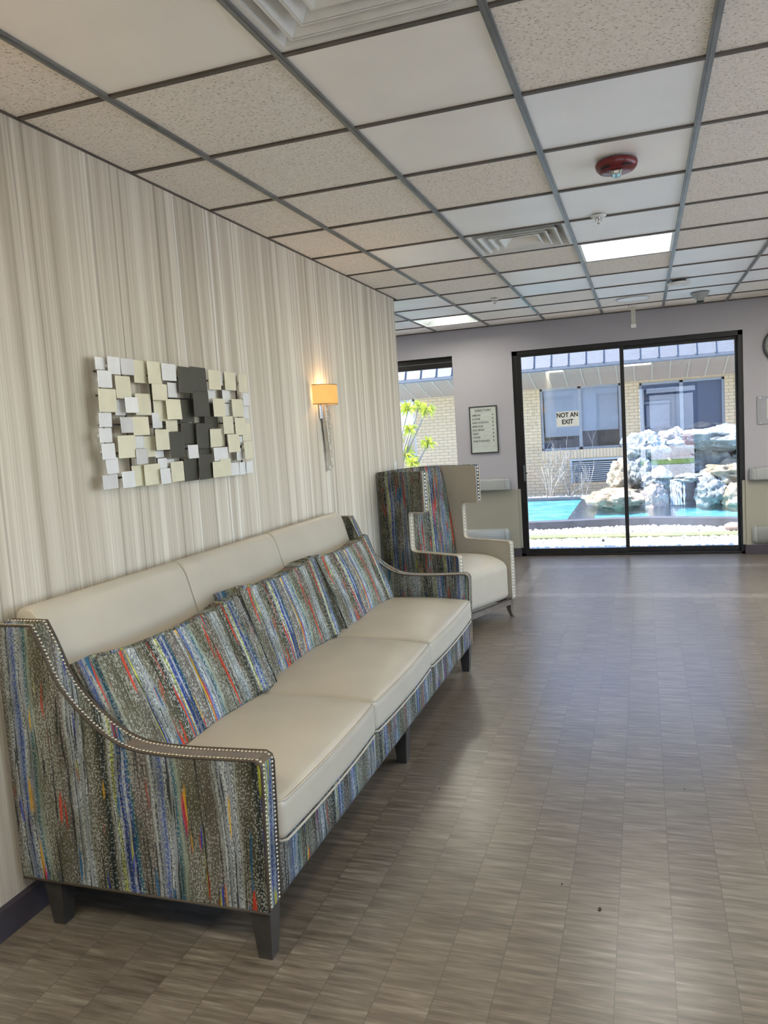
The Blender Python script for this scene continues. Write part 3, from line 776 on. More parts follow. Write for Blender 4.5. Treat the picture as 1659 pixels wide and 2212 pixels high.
# ================================================================ WALL ART
ART = '2447,1827,60,48,48w;2508,1822,74,67,62w;2590,1822,77,64,62g;2706,1812,87,92,34c;2786,1811,98,94,48c;2879,1817,99,72,56w;2447,1768,79,64,62w;2560,1742,98,88,56c;2451,1689,100,87,62c;2556,1666,64,61,34w;2594,1674,77,62,62w;2688,1679,108,87,48c;2790,1730,99,67,62c;2903,1743,72,64,48w;2832,1655,109,86,34c;2891,1660,103,87,56c;2793,1615,71,64,34w;2435,1617,72,54,56w;2420,1559,70,54,62w;2570,1597,78,62,48g;2660,1592,103,74,48c;2896,1591,81,50,34c;2428,1499,73,60,62w;2548,1513,103,88,56c;2657,1528,61,51,34w;2628,1471,74,62,62g;2727,1508,76,86,34c;2783,1533,104,86,62c;2788,1474,59,30,34w;2449,1444,69,62,56w;2429,1385,82,54,56g;2531,1386,74,64,62w;2632,1395,84,84,34c;2707,1394,105,86,48c;2782,1435,65,44,48w;2861,1435,54,32,34w;2778,1381,68,64,62w;2888,1394,99,86,48c;2991,1789,113,114,62d;3108,1798,138,108,56d;3105,1686,129,114,62d;3021,1656,117,100,34d;3224,1638,115,114,34d;3021,1556,112,94,34d;3131,1543,138,114,48d;2882,1508,117,112,62d;3019,1395,113,100,34d;3148,1468,112,29,34d;3123,1401,116,113,48d;3026,1474,76,61,48w;3240,1801,100,92,62c;3349,1813,24,65,34w;3410,1803,100,90,48c;3490,1814,29,66,34w;3521,1797,93,89,56c;3245,1728,66,62,34w;3381,1730,68,62,34w;3554,1718,68,63,48w;3270,1672,102,86,56c;3386,1665,65,60,34w;3448,1672,105,88,56c;3564,1653,64,64,34w;3331,1589,95,85,62c;3452,1580,98,87,62c;3557,1552,89,87,34c;3216,1530,94,85,56c;3309,1518,51,58,34c;3371,1500,104,88,62c;3487,1511,36,46,34w;3250,1453,123,63,56w;3471,1443,65,60,34w;3523,1460,90,88,56c;3199,1383,82,74,62c;3274,1387,98,84,62c;3369,1374,76,62,56w;3464,1372,72,62,48w;3520,1373,62,60,56w'
art = thing('wall_art', 'metal wall art of overlapping champagne, silver and charcoal plaques', 'wall art', (.0, 3.0, 1.6))
b = bmesh.new()
for z in (1.395, 1.49, 1.60, 1.71, 1.80): tube(b, [(.02, 2.44, z), (.02, 3.53, z)], .004, 6)
for y in (2.46, 2.6, 2.78, 2.95, 3.08, 3.2, 3.36, 3.5): tube(b, [(.024, y, 1.38), (.024, y, 1.82)], .004, 6)
for y, z in ((2.6, 1.5), (2.6, 1.75), (3.4, 1.5), (3.4, 1.75)): tube(b, [(.001, y, z), (.022, y, z)], .006, 6)
obj('rod_frame', b, M['rod'], art)
mm = {'c': 'cream_tile', 'w': 'silver_tile', 'g': 'grey_tile', 'd': 'dark_tile'}
for s in ART.split(';'):
    k = s[-1]; cy, cz, w_, h_, lx = [float(v)/1000 for v in s[:-1].split(',')]
    b = bmesh.new(); bx(b, lx-.004, lx, cy-w_/2, cy+w_/2, cz-h_/2, cz+h_/2)
    bx(b, .022, lx-.004, cy-.002, cy+.002, cz-.006, cz+.006)
    tl = random.uniform(-.05, .05); tv = random.uniform(-.04, .04)
    bmesh.ops.rotate(b, verts=b.verts[:], cent=(lx-.01, cy, cz), matrix=Matrix.Rotation(tl, 3, 'Z') @ Matrix.Rotation(tv, 3, 'Y'))
    o = obj('plaque', b, M[mm[k]], art, bevel=.003)
    if k == 'd': o['label'] = 'olive charcoal plaque'

# ================================================================ SCONCES
sc = thing('wall_sconce', 'lit wall sconce with amber box shade and stepped metal bars, past the wall art', 'lamp', (0, 4.64, 1.7))
plan = [(.006, -.145), (.075, -.105), (.102, 0.0), (.075, .105), (.006, .145)]
def shade(z0, z1):
    b = bmesh.new(); out_ = []
    cur = [Vector((.006, -.142)), Vector((.068, -.118))]+[Vector((.068+.036*math.sin(PI*i/12), -.118+.236*i/12)) for i in range(1, 12)]+[Vector((.068, .118)), Vector((.006, .142))]
    A = [[b.verts.new((p[0]*s_+(.004 if s_ < 1 else 0), 4.64+p[1]*s_, z)) for p in cur] for s_, z in ((1, z0), (1, z1), (.965, z1), (.965, z0))]
    for r1, r2 in zip(A, A[1:]+A[:1]):
        for i in range(len(cur)-1): b.faces.new((r1[i], r1[i+1], r2[i+1], r2[i])).smooth = True
    return b
ST = NT('lit_amber_linen'); e_ = ST.new('ShaderNodeEmission'); o_ = ST.coord('Object')
X_, Y_, Z_ = ST.xyz(o_); gl_ = ST.math('ADD', .85, ST.math('MULTIPLY', ST.noise(ST.vec(ST.math('MULTIPLY', Y_, 8.), ST.math('MULTIPLY', Z_, 8.), 0.), 1., 1), .3))
ST.put(e_.inputs[0], (1., .53, .16)); ST.put(e_.inputs[1], ST.math('MULTIPLY', gl_, .72)); ST.l.new(e_.outputs[0], ST.out.inputs[0])
sh = obj('lamp_shade', shade(1.712, 1.832), ST.m, sc)
b = bmesh.new()
for z in (1.711, 1.831):
    tube(b, [(.006, 4.64-.143, z), (.069, 4.64-.119, z)]+[(.069+.036*math.sin(PI*i/12), 4.64-.119+.238*i/12, z) for i in range(1, 12)]+[(.069, 4.64+.119, z), (.006, 4.64+.143, z)], .0022, 6)
obj('shade_rim', b, plain('tan_rim', (.35, .2, .1), .6), sh)
b = bmesh.new(); bx(b, .001, .012, 4.59, 4.69, 1.62, 1.82); obj('back_plate', b, M['chrome'], sc, bevel=.002)
steps = [(1.725, 1.60, .032), (1.60, 1.535, .028), (1.545, 1.47, .024), (1.475, 1.41, .020), (1.415, 1.35, .016), (1.355, 1.30, .011)]
b = bmesh.new(); b2 = bmesh.new()
for i, (z1, z0, hw) in enumerate(steps):
    bx(b, .012, .042+.0015*(i % 2), 4.64-hw+.01*i*.4, 4.64+hw+.002*i, z0, z1)
    bx(b2, .042, .052-.0012*i, 4.64-hw*.62+.012*i*.4, 4.64+hw*.75+.002*i, z0+.004, z1-.002)
bx(b, .012, .03, 4.64, 4.664, 1.285, 1.31)
obj('stepped_bar', b, M['chrome'], sc, bevel=.001); obj('hammered_bar', b2, M['hammered'], sc)
pl = bpy.data.lights.new('sconce_bulb', 'POINT'); pl.energy = SCONCE_POWER; pl.color = (1, .58, .25); pl.shadow_soft_size = .02
po = bpy.data.objects.new('sconce_bulb', pl); COL.objects.link(po); po.parent = sc; po.location = (.05, 0, .075)
dup(sc, (0, 1.36, 1.7), 'lit amber wall sconce on the papered wall before the wall art')

# ================================================================ FAR WALL FITTINGS
def handrail(x0, x1, endx, label):
    # endx: which end shows the return cap
    r = thing('handrail', label, 'handrail', ((x0+x1)/2, YF-.05, .84))
    prof = [(YF-.022, .772), (YF-.062, .772), (YF-.078, .785), (YF-.082, .84), (YF-.078, .893), (YF-.062, .906), (YF-.022, .906)]
    e = .055
    a0, a1 = (x0, x1-e) if endx == x1 else (x0+e, x1)
    b = bmesh.new(); prism(b, prof, 'X', a0, a1); obj('rail', b, M['rail'], r, bevel=.004)
    b = bmesh.new(); c0, c1 = (x1-e, x1) if endx == x1 else (x0, x0+e)
    A = []
    for t_ in range(7):
        f = t_/6; k = math.sqrt(max(0, 1-(f*.96)**2)); x = c0+(c1-c0)*f if endx == x1 else c1-(c1-c0)*f
        A.append([b.verts.new((x, YF-.018+(p[0]-YF+.018)*(.45+.55*k), .839+(p[1]-.839)*(.86+.14*k))) for p in prof])
    for r1, r2 in zip(A, A[1:]):
        for i in range(len(prof)): b.faces.new((r1[i], r1[(i+1) % len(prof)], r2[(i+1) % len(prof)], r2[i]))
    b.faces.new(A[0]); b.faces.new(A[-1]); obj('end_cap', b, M['rail'], r, bevel=.002)
    b = bmesh.new(); n = 3
    for i in range(n): x = a0+(a1-a0)*(i+.5)/n; bx(b, x-.03, x+.03, YF-.024, YF-.011, .80, .88)
    obj('bracket', b, M['rail'], r)
handrail(-.5, .507, .507, 'grey handrail behind the wing chair, left of the glass doors')
handrail(2.985, 5.5, 2.985, 'grey handrail right of the glass doors below the notice board')
def bumper(x0, x1, endx, zc, hh, label):
    r = thing('wall_guard', label, 'wall guard', ((x0+x1)/2, YF-.04, zc))
    prof = [(YF-.011-.055*math.cos(a)**.8 if math.cos(a) > 0 else YF-.011, zc+hh*math.sin(a)) for a in [(-90+15*i)*PI/180 for i in range(13)]]
    e = .05; a0, a1 = (x0, x1-e) if endx == x1 else (x0+e, x1)
    b = bmesh.new(); prism(b, prof, 'X', a0, a1)
    for f in b.faces: f.smooth = len(f.verts) == 4
    obj('guard', b, M['rail'], r)
    b = bmesh.new(); A = []
    for t_ in range(9):
        k = math.cos(t_/8*PI/2*.98); d = math.sin(t_/8*PI/2)*e; x = (a1+.001+d) if endx == x1 else (a0-.001-d)
        A.append([b.verts.new((x, YF-.011+(p[0]-YF+.011)*k, zc+(p[1]-zc)*(.55+.45*k))) for p in prof])
    for r1, r2 in zip(A, A[1:]):
        for i in range(len(prof)-1): b.faces.new((r1[i], r1[i+1], r2[i+1], r2[i])).smooth = True
    b.faces.new(A[0]); b.faces.new(A[-1]); obj('end_cap', b, M['rail'], r)
bumper(-.5, .477, .477, .235, .095, 'rounded grey bumper guard low behind the wing chair')
bumper(2.996, 5.5, 2.996, .205, .095, 'rounded grey bumper guard low on the wall right of the glass doors')
# directory sign
ds = thing('directory_sign', 'framed directory sign with arrows between the window and glass doors', 'sign', (.236, YF, 1.472))
x0, x1, z0, z1 = .075, .397, 1.202, 1.742; fr_ = .014
b = bmesh.new()
for a in ((x0, x1, z0, z0+fr_), (x0, x1, z1-fr_, z1), (x0, x0+fr_, z0+fr_, z1-fr_), (x1-fr_, x1, z0+fr_, z1-fr_)): bx(b, a[0], a[1], YF-.018, YF, a[2], a[3])
obj('frame', b, plain('dark_grey_sign_frame', (.05, .06, .06), .4, .3), ds, bevel=.002)
b = bmesh.new(); bx(b, x0+fr_, x1-fr_, YF-.010, YF, z0+fr_, z1-fr_); obj('face', b, plain('pale_grey_green_sign', (.50, .54, .50), .35), ds)
text('DIRECTORY', .036, (.236, YF-.0105, 1.690), M['ink'], ds, sx=.98, bold=.02)
rows_ = ['ADMISSIONS', 'ALL ROOMS', 'NURSES STATION SOUTH', 'DINING ROOM', 'SOCIAL SERVICES', 'THERAPY', 'ACTIVITIES', 'NURSES STATION NORTH']
b = bmesh.new(); ba = bmesh.new()
for i in range(10):
    z = 1.640-i*.0420; bx(b, x0+.032, x1-.032, YF-.0106, YF-.010, z+.018, z+.0195)
    if i < 8:
        ax = x1-.052
        dirn = 1 if i in (0, 4, 7) else -1
        # arrow: head and short shaft
        hd = [ba.verts.new((ax+dirn*.011, YF-.0108, z)), ba.verts.new((ax, YF-.0108, z+.010)), ba.verts.new((ax, YF-.0108, z-.010))]; ba.faces.new(hd)
        vs = [ba.verts.new((ax-dirn*.010, YF-.0108, z+s)) for s in (-.0035, .0035)]+[ba.verts.new((ax, YF-.0108, z+s)) for s in (.0035, -.0035)]; ba.faces.new(vs)
        text(rows_[i], .0275, (x0+.030, YF-.0105, z-.003), M['ink'], ds, align='LEFT', bold=.02, sx=.60 if len(rows_[i]) > 16 else .64)
obj('slot_lines', b, plain('sign_slot', (.25, .27, .24), .5), ds); obj('arrows', ba, M['ink'], ds)
# not an exit sheet, taped to the glass
ns = thing('exit_notice', 'white sheet reading NOT AN EXIT taped inside the left glass door', 'sign', (1.166, fy0+.02, 1.533))
b = bmesh.new(); bx(b, 1.045, 1.290, fy0+.0205, fy0+.0222, 1.448, 1.615); obj('sheet', b, plain('paper_white', (.86, .88, .84), .6), ns)
text('NOT AN', .070, (1.166, fy0+.020, 1.573), M['black'], ns, sx=.86, bold=.028); text('EXIT', .070, (1.166, fy0+.020, 1.498), M['black'], ns, sx=.86, bold=.028)
# clock
ck = thing('wall_clock', 'round wall clock with dark rim high right of the glass doors', 'clock', (3.318, YF, 2.13))
CX, CZ, CR = 3.318, 2.13, .185
def yl(prof, mat, nm, n=48):
    b = bmesh.new(); lathe(b, prof, n=n); bmesh.ops.rotate(b, verts=b.verts[:], matrix=Matrix.Rotation(PI/2, 3, 'X')); bmesh.ops.translate(b, verts=b.verts[:], vec=(CX, YF, CZ)); return obj(nm, b, mat, ck)
yl([(CR, 0), (CR, .03), (CR-.006, .042), (CR-.018, .042), (CR-.024, .026)], plain('dark_grey_rim', (.06, .07, .07), .35), 'rim'); yl([(0, .022), (CR-.02, .022), (CR-.02, .001)], plain('clock_white', (.62, .66, .62), .5), 'dial')
b = bmesh.new()
for i in range(60):
    a = 2*PI*i/60; r1, r2 = CR-.029, CR-(.045 if i % 5 == 0 else .037); w_ = .0022 if i % 5 == 0 else .0013
    d = Vector((math.sin(a), 0, math.cos(a))); s_ = Vector((math.cos(a), 0, -math.sin(a)))
    b.faces.new([b.verts.new(Vector((CX, YF-.0225, CZ))+v) for v in (d*r1+s_*w_, d*r2+s_*w_, d*r2-s_*w_, d*r1-s_*w_)])
obj('minute_marks', b, M['ink'], ck)
for i in range(1, 13):
    a = 2*PI*i/12; text(str(i), .046, (CX+math.sin(a)*.118, YF-.0228, CZ+math.cos(a)*.118), M['ink'], ck, name='numeral')
b = bmesh.new()
for a, L, w_ in ((-.9, .075, .005), (1.2, .11, .0035)):
    d = Vector((math.sin(a), 0, math.cos(a))); s_ = Vector((math.cos(a), 0, -math.sin(a)))
    b.faces.new([b.verts.new(Vector((CX, YF-.025, CZ))+v) for v in (-d*.02+s_*w_, d*L+s_*w_*.5, d*L-s_*w_*.5, -d*.02-s_*w_)])
obj('hands', b, M['black'], ck)
# notice holder
nb = thing('notice_board', 'grey acrylic notice holder on the wall below the clock', 'notice board', (3.33, YF, 1.49))
b = bmesh.new(); bx(b, 3.069, 3.62, YF-.012, YF, 1.344, 1.628); obj('backing', b, plain('smoky_acrylic', (.30, .30, .315), .25), nb, bevel=.002)
b = bmesh.new(); bx(b, 3.16, 3.50, YF-.0155, YF-.012, 1.40, 1.60); sh_ = obj('sheet', b, plain('notice_paper', (.52, .53, .53), .6), nb)
b = bmesh.new()
for i in range(9): bx(b, 3.18, 3.44 if i % 3 else 3.36, YF-.0158, YF-.0154, 1.575-i*.019, 1.578-i*.019)
obj('printed_lines', b, plain('faint_print', (.28, .29, .30), .7), sh_)
b = bmesh.new()
for x, z in ((3.098, 1.615), (3.10, 1.358), (3.59, 1.615), (3.59, 1.358)): tube(b, [(x, YF-.012, z), (x, YF-.018, z)], .005, 10)
obj('screws', b, M['chrome'], nb)
# wall switch by the corner
sw = thing('light_switch', 'white switch plate on the papered wall end behind the wing chair', 'light switch', (0, 6.11, 1.21))
b = bmesh.new(); bx(b, 0, .006, 6.075, 6.145, 1.15, 1.265); obj('plate', b, M['white'], sw, bevel=.002)
b = bmesh.new(); bx(b, .006, .010, 6.095, 6.125, 1.18, 1.235); obj('rocker', b, M['vent'], sw, bevel=.001)

# ================================================================ CEILING FITTINGS
def ceiling_light(l, k, kind, label):
    lm = M['lamp_soft'] if (l, k) == (3, 5) else M['lamp']
    x0, x1, y0, y1 = LX(l)+.0125, LX(l+1)-.0125, RY(k)+.011, RY(k+1)-.011
    y1 = min(y1, YF-.02); y0 = max(y0, YB)
    t = thing('ceiling_light', label, 'ceiling light', ((x0+x1)/2, (y0+y1)/2, H), 0, 'square ceiling lights')
    b = bmesh.new(); f = .018
    for a in ((x0, x1, y0, y0+f), (x0, x1, y1-f, y1), (x0, x0+f, y0+f, y1-f), (x1-f, x1, y0+f, y1-f)): bx(b, a[0], a[1], a[2], a[3], H-.001, H+.05)
    bx(b, x0, x1, y0, y1, H+.10, H+.105); obj('frame', b, M['vent'], t)
    if kind == 'warm':
        b = bmesh.new(); bx(b, x0+f, x1-f, y0+f, y1-f, H+.006, H+.01); obj('diffuser', b, lm, t)
    else:
        # recessed volumetric troffer: four sloping reflectors round a raised lit lens
        b = bmesh.new(); cx, cy = (x0+x1)/2, (y0+y1)/2; hx, hy = (x1-x0)/2-f, (y1-y0)/2-f
        o4 = [b.verts.new((cx+a*hx, cy+c*hy, H+.003)) for a, c in ((-1, -1), (1, -1), (1, 1), (-1, 1))]
        i4 = [b.verts.new((cx+a*hx*.45, cy+c*hy*.62, H+.09)) for a, c in ((-1, -1), (1, -1), (1, 1), (-1, 1))]
        for q in range(4): b.faces.new((o4[q], o4[(q+1) % 4], i4[(q+1) % 4], i4[q]))
        obj('reflector', b, plain('pale_reflector', (.72, .8, .8), .3), t)
        b = bmesh.new(); bx(b, cx-hx*.45, cx+hx*.45, cy-hy*.62, cy+hy*.62, H+.085, H+.09); obj('diffuser', b, lm, t)
names = {(3, 5): 'lit flat square ceiling light between smoke alarm row and glass doors', (0, 9): 'lit recessed ceiling light near the far wall above the window'}
where = {(7, 3): 'over the right side of the room', (6, 7): 'by the far right corner', (3, -4): 'just inside the entrance door', (0, -4): 'by the papered wall near the entrance', (8, 5): 'by the widened window in the right wall', (8, -1): 'in the right corner by the entrance', (-3, 8): 'in the alcove'}
for (l, k), kd in lights.items(): ceiling_light(l, k, kd, names.get((l, k)) or 'unseen square ceiling light added to brighten the room, '+where[(l, k)])
def vent(l, k, label):
    x0, x1, y0, y1 = LX(l)+.0125, LX(l+1)-.0125, RY(k)+.011, RY(k+1)-.011; cx, cy = (x0+x1)/2, (y0+y1)/2; hw = (x1-x0)/2; hv = (y1-y0)/2
    t = thing('ceiling_vent', label, 'air vent', (cx, cy, H), 0, 'square stepped ceiling vents')
    def ring(b, o, zo, i, zi):
        O = [b.verts.new((cx+a*hw*o, cy+c*hv*o, zo)) for a, c in ((-1, -1), (1, -1), (1, 1), (-1, 1))]
        I = [b.verts.new((cx+a*hw*i, cy+c*hv*i, zi)) for a, c in ((-1, -1), (1, -1), (1, 1), (-1, 1))]
        for q in range(4): b.faces.new((O[q], O[(q+1) % 4], I[(q+1) % 4], I[q]))
    b = bmesh.new(); ring(b, 1, H+.004, .93, H+.004); ring(b, .93, H+.004, .74, H+.075); obj('frame', b, M['vent'], t)
    for o, i in ((.80, .60), (.60, .42)):
        b = bmesh.new(); ring(b, o, H-.002, i, H+.055); ring(b, o, H-.002, o-.03, H-.002); ring(b, o-.03, H-.001, i-.03, H+.057); obj('louver', b, M['vent'], t)
    b = bmesh.new(); ring(b, .42, H+.002, .39, H+.002); ring(b, .39, H+.002, .22, H+.04); 
    c4 = [b.verts.new((cx+a*hw*.22, cy+c*hv*.22, H+.04)) for a, c in ((-1, -1), (1, -1), (1, 1), (-1, 1))]; b.faces.new(c4)
    obj('centre_plate', b, M['vent'], t)
    b = bmesh.new(); bx(b, x0, x1, y0, y1, H+.12, H+.125); obj('duct_box', b, M['black'], t)
vent(2, 4, 'white stepped square ceiling vent beside the lit flat light')
vent(2, -1, 'white stepped square ceiling vent cut off by the top edge')
# red alarm
al = thing('fire_alarm', 'red round strobe alarm on a smooth ceiling tile', 'alarm', (1.879, 3.70, H))
def cl(prof, mat, nm, par, c, n=40, **kw):
    b = bmesh.new(); lathe(b, [(r, -z) for r, z in prof], (c[0], c[1], H), n); return obj(nm, b, mat, par, **kw)
ac = (1.879, 3.70)
cl([(.072, 0), (.088, .004), (.091, .014), (.086, .03), (.074, .043), (.05, .050), (0, .052)], M['red'], 'housing', al, ac)
b = bmesh.new(); cx, cy = ac[0], ac[1]-.010
prism(b, [(cx-.026, H-.05), (cx-.017, H-.068), (cx+.017, H-.068), (cx+.026, H-.05)], 'Y', cy-.040, cy+.022); obj('strobe_lens', b, M['lens'], al, bevel=.003)
b = bmesh.new(); bx(b, cx-.01, cx+.01, cy-.044, cy-.034, H-.064, H-.054); obj('flash_tube', b, plain('bright_tube', (.85, .85, .8), .2), al)
b = bmesh.new()
for sg in (-1, 1):
    for j in range(3):
        pts = [(ac[0]+sg*(.052+.0)*math.cos(a)+0, ac[1]-.09*math.sin(a)*1.0, 0) for a in ()]
    for j, (r_, z_) in enumerate(((.083, .034), (.078, .040))):
        pts = [(ac[0]+sg*r_*math.cos(a), ac[1]+r_*math.sin(a), H-z_) for a in [-1.25+.12*i for i in range(6)]]
        tube(b, pts, .0028, 6)
obj('sounder_slots', b, M['black'], al)
text('FIRE', .018, (ac[0]-.048, ac[1]-.02, H-.0505), plain('moulded_red', (.30, .05, .05), .4), al, rot=(PI, 0, 0))
def sprinkler(x, y, label, s=1.):
    t = thing('sprinkler_head', label, 'sprinkler', (x, y, H))
    cl([(.014*s, .001), (.040*s, .001), (.042*s, .004), (.036*s, .009), (.02*s, .012), (.014*s, .012)], M['white'], 'escutcheon', t, (x, y))
    b = bmesh.new(); tube(b, [(x, y, H-.002), (x, y, H-.018*s)], .010*s, 10)
    for a in (0, PI):
        d = Vector((math.cos(a+.4), math.sin(a+.4), 0))
        tube(b, [Vector((x, y, H-.012*s))+d*.012*s, Vector((x, y, H-.024*s))+d*.018*s, Vector((x, y, H-.036*s))+d*.010*s, Vector((x, y, H-.042*s))], .003*s, 6)
    tube(b, [(x, y, H-.018), (x, y, H-.042*s)], .0035*s, 6); obj('frame_arms', b, M['chrome'], t)
    b = bmesh.new()
    for k in range(12):
        a = 2*PI*k/12; d = Vector((math.cos(a), math.sin(a), 0)); s_ = Vector((-math.sin(a), math.cos(a), 0)); c = Vector((x, y, H-.043*s))
        b.faces.new([b.verts.new(c+v*s) for v in (s_*.003, d*.017+s_*.004, d*.017-s_*.004, -s_*.003)])
    lathe(b, [(0, -.0445*s), (.010*s, -.0445*s), (.010*s, -.0425*s), (0, -.0425*s)], (x, y, H), 12); obj('deflector', b, M['chrome'], t)
sprinkler(1.757, 4.60, 'chrome sprinkler head with white collar behind the red alarm')
sprinkler(.745, 6.98, 'small sprinkler head alone on a tile left of the far vent', .9)
# detectors
sm = thing('smoke_detector', 'flat white smoke detector near the far end of the ceiling', 'smoke detector', (2.28, 7.16, H))
cl([(.060, 0), (.060, .016), (0, .016)], M['ink'], 'base', sm, (2.28, 7.16)); cl([(.060, .014), (.092, .016), (.096, .024), (.085, .036), (.05, .042), (0, .043)], M['white'], 'cover', sm, (2.28, 7.16))
sk = thing('ceiling_sensor', 'funnel-shaped white ceiling sensor nearest the far wall', 'sensor', (2.50, 8.02, H))
cl([(.085, 0), (.084, .005), (.045, .060), (.034, .078), (0, .080)], M['rail'], 'shroud', sk, (2.50, 8.02)); cl([(.036, .076), (.03, .09), (0, .094)], M['ink'], 'lens', sk, (2.50, 8.02))
for s_ in (-1, 1):
    b = bmesh.new(); tube(b, [(2.50+s_*.05, 8.0, H-.02), (2.50+s_*.036, 7.97, H-.085)], .003, 6); obj('guard_wire', b, M['white'], sk)
hb = thing('hanging_bracket', 'square white post hanging from a round ceiling rose above the doors', 'bracket', (1.90, 8.35, H))
cl([(.052, 0), (.052, .012), (.03, .016), (0, .016)], M['white'], 'ceiling_rose', hb, (1.90, 8.35))
b = bmesh.new(); bx(b, 1.878, 1.902, 8.333, 8.365, H-.19, H-.012); bx(b, 1.903, 1.918, 8.338, 8.36, H-.19, H-.012); obj('post', b, plain('cream_post', (.52, .53, .45), .4), hb, bevel=.002)
b = bmesh.new(); bx(b, 1.873, 1.923, 8.325, 8.373, H-.222, H-.19); obj('end_block', b, M['white'], hb, bevel=.003)
sp_ = thing('ceiling_speaker', 'flush round white speaker plate above the hanging post', 'speaker', (1.90, 7.93, H))
b = bmesh.new(); lathe(b, [(0, 0), (.10, 0), (.13, -.002), (.150, -.002), (.155, .004)], (1.90, 7.93, H), 48); obj('grille', b, M['smooth_blue'], sp_)
b = bmesh.new(); lathe(b, [(.146, -.003), (.150, -.005), (.154, -.003)], (1.90, 7.93, H), 48); obj('trim_ring', b, plain('grey_ring', (.4, .4, .38), .4), sp_)
# scraps on the floor
for x, y, s_, lb in ((1.785, 2.31, .008, 'tiny grey scrap on the floor, largest of the debris'), (1.66, 2.42, .004, 'tiny dark speck on the floor left of the grey scrap'), (2.07, 3.18, .004, 'tiny dark speck on the floor at the right edge'), (1.10, 3.0, .004, 'tiny dark speck on the floor beside the middle sofa leg')):
    b = bmesh.new(); bmesh.ops.create_icosphere(b, subdivisions=1, radius=1)
    for v in b.verts: v.co = Vector((v.co.x*s_*.7, v.co.y*s_*1.3, (v.co.z+1)*s_*.3))*(1+.3*noise.noise(v.co*3))
    o = obj('floor_scrap', b, plain('scrap', (.03, .028, .025), .8), local=True); o.location = (x, y, 0); tag(o, lb, 'debris')

# ================================================================ THE COURTYARD
GZ = -.08
bm = bmesh.new(); bx(bm, -14, 16, YO, 24, -.6, GZ-.52)
for a in ((-14, 16, YO, 10.45), (-14, 16, 15.75, 24), (-14, -6, 10.45, 15.75), (10, 16, 10.45, 15.75), (-14, XL-.2, YB-.17, YO)): bx(bm, a[0], a[1], a[2], a[3], -.5, GZ)
gr = struct(obj('ground', bm, M['concrete']), 'courtyard ground', 'ground')
bm = bmesh.new(); bx(bm, XR+.17, 16, YB-.17, YO, -.5, GZ); tag(obj('bounce_gravel', bm, M['bounce_white']), 'unseen white gravel added to bounce sunlight in through the right window', 'gravel', kind='stuff')  # out of view, added as a pale surface reflecting sun up into the room
def curb_y(x): return 11.42+.36*math.exp(-((x-1.9)/1.1)**2)-.05*(x-1)
bm = bmesh.new()
xs = [-6+i*.4 for i in range(41)]
for a, c in zip(xs, xs[1:]):
    bx_ = [bm.verts.new(v) for v in ((a, 10.45, GZ), (c, 10.45, GZ), (c, curb_y(c)+.02, GZ), (a, curb_y(a)+.02, GZ))]; bm.faces.new(bx_)
bx(bm, -6, 10, 10.3, 10.45, -.5, GZ)
tag(obj('gravel_bed', bm, M['gravel']), 'bed of white gravel between the kerb and the pond', 'gravel', kind='stuff')
bm = bmesh.new(); bx(bm, -6, 10, 10.50, 10.78, GZ-.02, GZ+.045); tag(obj('mossy_kerb', bm, M['moss'], origin=(2, 10.6, GZ), bevel=.006), 'low moss-green concrete kerb between the pebble beds', 'kerb')
# pond: basin, curb, water
bm = bmesh.new(); prism(bm, [(11.3, -.5), (15.6, -.5), (15.6, -.03), (14.6, -.05), (11.3, -.24)], 'X', -6, 10)
bx(bm, -6, 10, 15.6, 15.75, -.5, .0)
tag(obj('pond_basin', bm, M['basin'], origin=(2, 13.5, -.5)), 'turquoise painted basin of the courtyard pond', 'pond')
bm = bmesh.new()
for a, c in zip(xs, xs[1:]):
    for z0, z1, d0, d1 in ((-.5, .045, 0, .22),):
        A = [bm.verts.new((x, curb_y(x)+d, z)) for x, d, z in ((a, d0, z0), (a, d0, z1), (a, d1, z1), (a, d1, z0))]
        B = [bm.verts.new((x, curb_y(x)+d, z)) for x, d, z in ((c, d0, z0), (c, d0, z1), (c, d1, z1), (c, d1, z0))]
        for i in range(4): bm.faces.new((A[i], A[(i+1) % 4], B[(i+1) % 4], B[i]))
tag(obj('pond_curb', bm, M['curb'], origin=(2, 11.6, 0), smooth=False), 'dark stone curb along the near edge of the pond', 'curb')
bm = bmesh.new(); bx(bm, -6, 10, 15.5, 15.62, -.02, .03); tag(obj('pond_curb', bm, M['curb'], origin=(2, 15.5, 0)), 'dark curb along the far edge of the pond below the brick wall', 'curb')
bm = bmesh.new(); n = 24
for a, c in zip(xs, xs[1:]):
    bm.faces.new([bm.verts.new(v) for v in ((a, curb_y(a)+.2, -.005), (c, curb_y(c)+.2, -.005), (c, 15.52, -.005), (a, 15.52, -.005))])
tag(obj('pond_water', bm, M['water']), 'clear turquoise pond water', 'water', kind='stuff')
